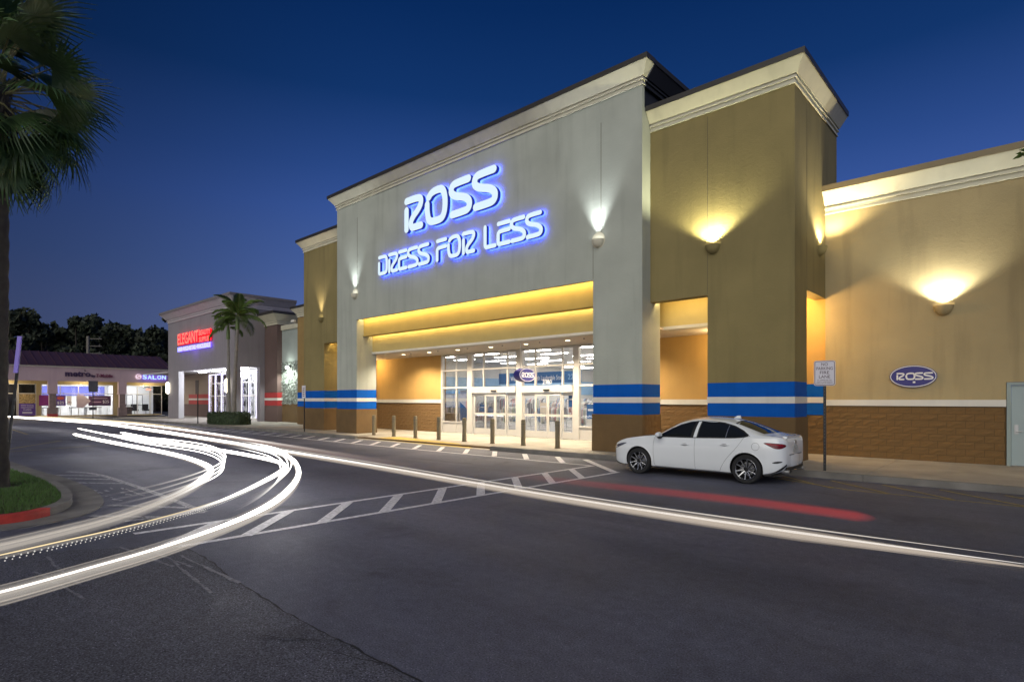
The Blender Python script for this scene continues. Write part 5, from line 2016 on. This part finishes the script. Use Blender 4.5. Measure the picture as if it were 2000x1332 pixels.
feather_palm((-42.55, 16.75, .15), 6.1, (-.15, .0), 'feather palm with the straight darker trunk in the round hedge', 8, 31, .62, .15)
feather_palm((-41.75, 16.75, .15), 6.7, (.40, .1), 'feather palm with the paler leaning trunk in the round hedge', 15, 32, .80, .17)
feather_palm((1.80, 17.4, .15), 5.2, (.1, 0), 'feather palm at the right edge with only leaf tips in view', 15, 33, 1.0, .15)
hm = pmat('hedge leaf', (.030, .052, .018), .6, var=.5, vs=6)
hd = thing('hedge', (-42.2, 16.6, .15), 'low clipped hedge round the foot of the two feather palms', 'hedge')
mb = MB()
rh_ = random.Random(8)
mb.lathe([(.99, 0), (1.0, .55), (.95, .72), (.6, .78), (.05, .78)], (-42.2, 16.6, .15), 'z', 40, sx=2.4, sy=1.05)
core = mb.build('core', hm, hd)
mb = MB()
for k in range(7000):
    q = rh_.uniform(0, 6.28)
    if rh_.random() < .6:
        p = Vector((2.41 * math.cos(q), 1.06 * math.sin(q), rh_.uniform(0, .74)))
    else:
        rr_ = math.sqrt(rh_.random())
        p = Vector((2.4 * rr_ * math.cos(q), 1.05 * rr_ * math.sin(q), .78))
    p += Vector((rh_.gauss(0, .035), rh_.gauss(0, .035), rh_.gauss(0, .035))) + Vector((-42.2, 16.6, .15))
    u = Vector((rh_.gauss(0, 1), rh_.gauss(0, 1), rh_.gauss(0, 1))).normalized()
    v = u.cross(Vector((rh_.gauss(0, 1), rh_.gauss(0, 1), rh_.gauss(0, 1)))).normalized()
    s = rh_.uniform(.03, .055)
    mb.add([p - u * s, p - v * s * .6, p + u * s, p + v * s * .6], [(0, 1, 2, 3)])
tag(mb.build('foliage', hm, hd, flip=False), kind='stuff')

treel = pmat('dark tree leaf', (.030, .040, .020), .7, var=.4, vs=2)
treeb = pmat('dark tree bark', (.05, .04, .03), .9, var=.2)


def tree(x, y, h_, w, label, seed, nleaf=2600, low=.22):
    r_ = random.Random(seed)
    t = thing('broadleaf_tree', (x, y, 0), label, 'tree', 'dark trees behind the low shops')
    tk = MB()
    tk.tube([(0, 0, 0), (.1, 0, h_ * .3), (0, .1, h_ * .6)], [.45, .34, .15], 8)
    clumps = []
    for k in range(24):
        a = r_.uniform(0, 6.28)
        u = r_.random() ** .6
        z = h_ * (low + (1 - low) * r_.random())
        fall = math.sqrt(max(.05, 1 - ((z / h_ - .55) / .50) ** 2))
        c = Vector((w * u * fall * math.cos(a), w * u * fall * math.sin(a), z * .94))
        clumps.append((c, r_.uniform(.16, .30) * w))
        if k < 9:
            tk.tube([(0, 0, h_ * .32), c * .55 + Vector((0, 0, h_ * .14)), c], [.2, .12, .04], 6)
    tk.build('trunk', treeb, t, smooth=60, local=True)
    cm = MB()
    for k in range(nleaf):
        c, rr_ = r_.choice(clumps)
        d = Vector((r_.gauss(0, 1), r_.gauss(0, 1), r_.gauss(0, .8)))
        p = c + d.normalized() * rr_ * r_.random() ** .4
        u = Vector((r_.gauss(0, 1), r_.gauss(0, 1), r_.gauss(0, 1))).normalized()
        v = u.cross(Vector((r_.gauss(0, 1), r_.gauss(0, 1), r_.gauss(0, 1)))).normalized()
        s = r_.uniform(.16, .42)
        cm.add([p - u * s, p - v * s * .7, p + u * s, p + v * s * .7], [(0, 1, 2, 3)])
    cm.build('crown', treel, t, local=True, flip=False)


TREES = [(-97, 11.2, 13.6, 4.2, 'dark ragged treetop just right of the palm trunk'),
         (-97, 14.6, 14.4, 4.4, 'tallest dark tree left behind the low shops'),
         (-96, 18.0, 13.4, 3.9, 'dark tree with a thin ragged crown left of the utility pole'),
         (-99, 21.2, 11.3, 4.6, 'lower dark tree just right of the utility pole'),
         (-97, 24.2, 12.4, 4.4, 'dark domed tree behind the salon roof'),
         (-97, 27.2, 12.2, 4.2, 'dark domed tree left of the beauty shop gable'),
         (-90, 28.6, 14.4, 3.2, 'tall dark tree touching the beauty shop gable'),
         (-84, 29.8, 15.2, 2.6, 'dark treetop showing above the beauty shop cornice'),
         (-55, 27.5, 10.4, 2.4, 'dark treetop between the beauty shop and the brown wing')]
for i, (x, y, h_, w, lab) in enumerate(TREES):
    tree(x, y, h_, w, lab, 60 + i, 6500 if i < 8 else 1800, .10)
bk = MB()                                                       # the wood behind reads as one mass
r_ = random.Random(77)
for k in range(30000):
    y = r_.uniform(-60, 52)
    x = -106 + r_.uniform(-4, 4)
    top = 12.5 + .5 * math.sin(y * .31) + .4 * math.sin(y * .83 + 1)
    p = Vector((x, y, r_.uniform(0, top)))
    u = Vector((r_.gauss(0, 1), r_.gauss(0, 1), r_.gauss(0, 1))).normalized()
    v = u.cross(Vector((r_.gauss(0, 1), r_.gauss(0, 1), r_.gauss(0, 1)))).normalized()
    s = r_.uniform(.3, .9)
    bk.add([p - u * s, p - v * s * .7, p + u * s, p + v * s * .7], [(0, 1, 2, 3)])
tag(bk.build('treeline', treel, flip=False), 'dark wood behind the low shops reading as one mass', 'wood', kind='stuff')
up = thing('utility_pole', (-86, 17.0, 0), 'grey utility pole with cross arms rising behind the low shop roof', 'utility pole')
um = pmat('weathered pole', (.20, .18, .15), .8)
MB().tube([(-86, 17.2, 0), (-86, 17.2, 9.6)], .16, 10).build('post', um, up)
for z in (9.3, 8.4, 7.5):
    MB().tube([(-86, 17.2, z), (-85.5, 18.5, z + .02)], .06, 6).build('cross_arm', um, up)
    MB().lathe([(.05, z + .05), (.09, z + .15), (.05, z + .28)], (-85.6, 18.3, 0), 'z', 8).build('insulator', dkgrey, up)

# ------------------------------------------------------------------ light streaks of passing head and tail lamps
T1 = [(-.09, 5.76), (-1.46, 5.70), (-3.0, 5.70), (-4.27, 5.76), (-6.09, 5.90), (-8.7, 6.17), (-12.71, 6.47), (-18.29, 6.82), (-23.51, 7.2), (-28.89, 7.45), (-33.5, 7.65), (-36, 7.70), (-40, 7.40), (-47.55, 6.80), (-55, 6.1)]
T2 = [(-6.0, 6.72), (-7.84, 6.76), (-9.73, 6.92), (-14.53, 7.4), (-22.17, 8.15), (-27.69, 8.52), (-33.31, 8.75), (-38.47, 8.55), (-44, 8.0), (-52, 7.3)]
T3 = [(-25.4, 4.64), (-21.94, 4.52), (-18.79, 4.48), (-15.59, 4.50), (-13.76, 4.42), (-12.46, 4.28), (-11.37, 4.10), (-10.55, 3.87), (-9.78, 3.50), (-8.64, 2.86), (-7.63, 2.14), (-7.05, 1.58), (-6.71, 1.08), (-6.45, .64), (-6.2, .1)]
T4 = [(-30.5, 5.72), (-23.97, 5.40), (-20.55, 5.45), (-18.33, 5.60), (-16.4, 5.64), (-14.83, 5.45), (-13.37, 5.10), (-11.95, 4.62), (-10.79, 4.05), (-9.71, 3.32), (-8.91, 2.62), (-8.5, 2.12), (-8.3, 1.8), (-7.9, 1.0)]
T5 = [(-25.1, 6.0), (-21.88, 5.80), (-18.73, 5.58), (-16.2, 5.52), (-13.9, 5.52), (-12.17, 5.42), (-10.99, 5.28), (-10.26, 5.05), (-9.64, 4.70), (-8.69, 3.98), (-7.51, 3.0), (-6.95, 2.39), (-6.62, 1.92), (-6.34, 1.45), (-6.14, .99), (-5.96, .63), (-5.8, .2)]
T6 = [(-16.5, 6.62), (-14.49, 6.42), (-13.32, 6.25), (-12.26, 6.02), (-10.83, 5.52), (-9.26, 4.80), (-8.03, 4.1), (-6.88, 3.31), (-6.15, 2.65), (-5.64, 2.02), (-5.29, 1.49), (-5.07, 1.02), (-4.94, .75), (-4.84, .51), (-4.75, .1)]
RED = [(-1.34, 7.66), (-2.0, 7.75), (-2.78, 7.82), (-3.68, 7.80), (-4.89, 7.74), (-5.9, 7.70), (-7.4, 7.72)]
s_white = streakmat('white streak', (1.0, .955, .90), 9.0, 1.0)
s_soft = streakmat('soft white streak', (1.0, .92, .82), .80, .60)
s_haze = streakmat('streak edge', (1.0, .88, .76), .60, .20)
s_warm = streakmat('amber streak', (1.0, .80, .46), 1.3, .9)
s_pink = streakmat('pale pink streak', (1.0, .74, .62), .60, .09)
s_red = streakmat('red streak', (1.0, .12, .13), .46, .066)
s_shellw = streakmat('warm streak shell', (1.0, .84, .68), .82, .062)
s_shell = streakmat('streak shell', (1.0, .91, .80), .80, .070)


def sub(path, step=.12):
    p = chaikin(path, 2)
    out = []
    for a, b in zip(p[:-1], p[1:]):
        n = max(1, int(math.hypot(b[0] - a[0], b[1] - a[1]) / step / 2))
        for k in range(n):
            out.append((a[0] + (b[0] - a[0]) * k / n, a[1] + (b[1] - a[1]) * k / n))
    out.append(p[-1])
    return out


def run(name, path, z, r, mat, parent, power, flat=1.0, side=0.0):
    """a streak tube along the path at height z; power(u) is its strength from 0 (start) to 1 (end)"""
    p = sub(path)
    n = len(p)
    d = [0]
    for a, b in zip(p[:-1], p[1:]):
        d.append(d[-1] + math.hypot(b[0] - a[0], b[1] - a[1]))
    mb = MB()
    pts, rs_ = [], []
    for i, q in enumerate(p):
        a, b = p[max(i - 1, 0)], p[min(i + 1, n - 1)]
        l = math.hypot(b[0] - a[0], b[1] - a[1]) or 1
        u = d[i] / d[-1]
        zz = z(u) if callable(z) else z
        pts.append((q[0] - (b[1] - a[1]) / l * side, q[1] + (b[0] - a[0]) / l * side, zz))
        rr_ = r(u) if callable(r) else r
        rs_.append(rr_ * min(1, .15 + u * 30, .15 + (1 - u) * 30))
    mb.tube(pts, rs_, 8)
    if flat != 1:
        k = 8
        for i in range(n):
            c = pts[i]
            for j in range(k):
                v = mb.v[i * k + j]
                mb.v[i * k + j] = (v[0], v[1], c[2] + (v[2] - c[2]) * flat)
    o = mb.build(name, mat, parent, smooth=True)
    at = o.data.attributes.new('power', 'FLOAT', 'POINT')
    vals = []
    for i in range(n):
        vals += [power(d[i] / d[-1])] * 8
    at.data.foreach_set('value', vals)
    return o


def soft(path, z, r, mat, parent, power, n=6, spread=.5):
    """a band that thins out towards its edge: nested see-through shells"""
    for k in range(n):
        f = 1 - spread * k / (n - 1)
        run('band', path, z, (lambda u, f=f: r(u) * f) if callable(r) else r * f, mat, parent, power)


def ss(a, b, x):
    t = max(0, min(1, (x - a) / (b - a)))
    return t * t * (3 - 2 * t)


GR = 'light streaks of cars that passed'


def streak(label, loc):
    return thing('light_streak', (*loc, .65), label, 'light streak', GR)


t = streak('long straight white light streak crossing the whole road past the shop front', T1[4])
run('core', T1, .655, lambda u: .011 + .040 * ss(.08, .5, u), s_white, t, lambda u: .38 + .62 * ss(.08, .4, u))
soft(T1, .635, lambda u: .060 + .014 * ss(.1, .5, u), s_shellw, t, lambda u: .85 + .15 * ss(.1, .4, u), 8, .75)
for k in range(5):
    run('fine_line', T1, .595 + .018 * k, .0035, s_haze, t, lambda u: 1 - ss(.4, .6, u), 1, .02 * (k - 2))
run('fine_line', T1, .705, .007, s_soft, t, lambda u: .8)
t = streak('thinner amber tinged light streak nearest the shop kerb', T2[4])
run('core', T2, .64, .026, s_white, t, lambda u: .9 * ss(.10, .42, u) * (1 - .3 * ss(.7, 1, u)))
soft(T2, .61, .075, s_pink, t, lambda u: .9 * ss(0, .35, u), 6, .6)
run('fine_line', T2, .72, .022, s_warm, t, lambda u: .9 * ss(.35, .6, u))
t = streak('innermost thick white streak curling round the grass island', T3[6])
run('core', T3, .65, lambda u: .040 + .010 * ss(.6, .75, u) - .030 * ss(.75, .92, u), s_white, t, lambda u: 1 - .98 * ss(.70, .90, u))
soft(T3, .635, lambda u: .054 + .024 * ss(.6, .9, u), s_shell, t, lambda u: 1 - .62 * ss(.66, .95, u), 9, .75)
rl = random.Random(15)
for k in range(6):
    run('fine_line', T3, .60 + .018 * k, .004 + .003 * rl.random(), s_haze, t, lambda u: ss(.4, .6, u), 1, rl.uniform(-.05, .05))
t = streak('bundle of fine white lines curling inside the thick streaks', T4[7])
for k in range(4):
    run('fine_line', T4, lambda u, k=k: .64 + (.070 * k - .12) * ss(.22, .50, u), lambda u: .018 - .007 * ss(.3, .6, u), s_white, t, lambda u: .85 - .84 * ss(.76, .97, u), 1, .012 * k)
t = streak('white streak turning towards the camera between the inner and outer curves', T5[8])
run('core', T5, .66, lambda u: .034 - .024 * ss(.70, .92, u), s_white, t, lambda u: 1 - .98 * ss(.80, .93, u))
soft(T5, .65, lambda u: .048 - .034 * ss(.7, .92, u), s_shell, t, lambda u: 1 - .7 * ss(.78, .95, u), 5, .5)
run('fine_line', T5, .672, .006, s_warm, t, lambda u: .8 * ss(.84, .93, u))
mbd = MB()
pth = sub(T5, .018)
L_ = len(pth)
for i in range(int(L_ * .76), L_):                               # dotted trace of a pulsing lamp
    for j, (zz, rr_) in enumerate(((.640, .0075), (.622, .006))):
        q = pth[i]
        mbd.lathe([(.001, -rr_), (rr_, 0), (.001, rr_)], (q[0] + .014 * j, q[1] - .01 * j, zz), 'z', 5)
o = mbd.build('dot', glow('dot glow', (1, .97, .9), .75), t)
o['kind'] = 'stuff'
t = streak('outermost broad white streak sweeping down to the lower left corner', T6[6])
run('core', T6, .665, lambda u: .036 - .028 * ss(.68, .94, u), s_white, t, lambda u: ss(0, .14, u) * (1 - .42 * ss(.78, .96, u)), 1)
soft(T6, .640, lambda u: .054 + .014 * ss(.5, .9, u), s_shell, t, lambda u: ss(0, .1, u) * (1 - .55 * ss(.70, .97, u)), 9, .78)
for k in range(7):
    run('fine_line', T6, .575 + .020 * k, .003 + .003 * rl.random(), s_haze, t, lambda u: ss(.3, .5, u), 1, rl.uniform(-.05, .05))
for k in range(4):
    run('fine_line', [(x - .55, y + .05) for x, y in T6[:9]], .58 + .055 * k, .010, s_white, t, lambda u: ss(0, .3, u) * .75 * (1 - ss(.65, 1, u)), 1, .06 * (k - 1.5))
t = streak('short faint red light streak on the road in front of the white car', RED[2])
soft(RED, .52, .066, s_red, t, lambda u: ss(0, .05, u) * (1 - u) ** 1.2, 6, .7)
run('fine_line', RED, .545, .012, s_red, t, lambda u: ss(0, .05, u) * (1 - u), 1)
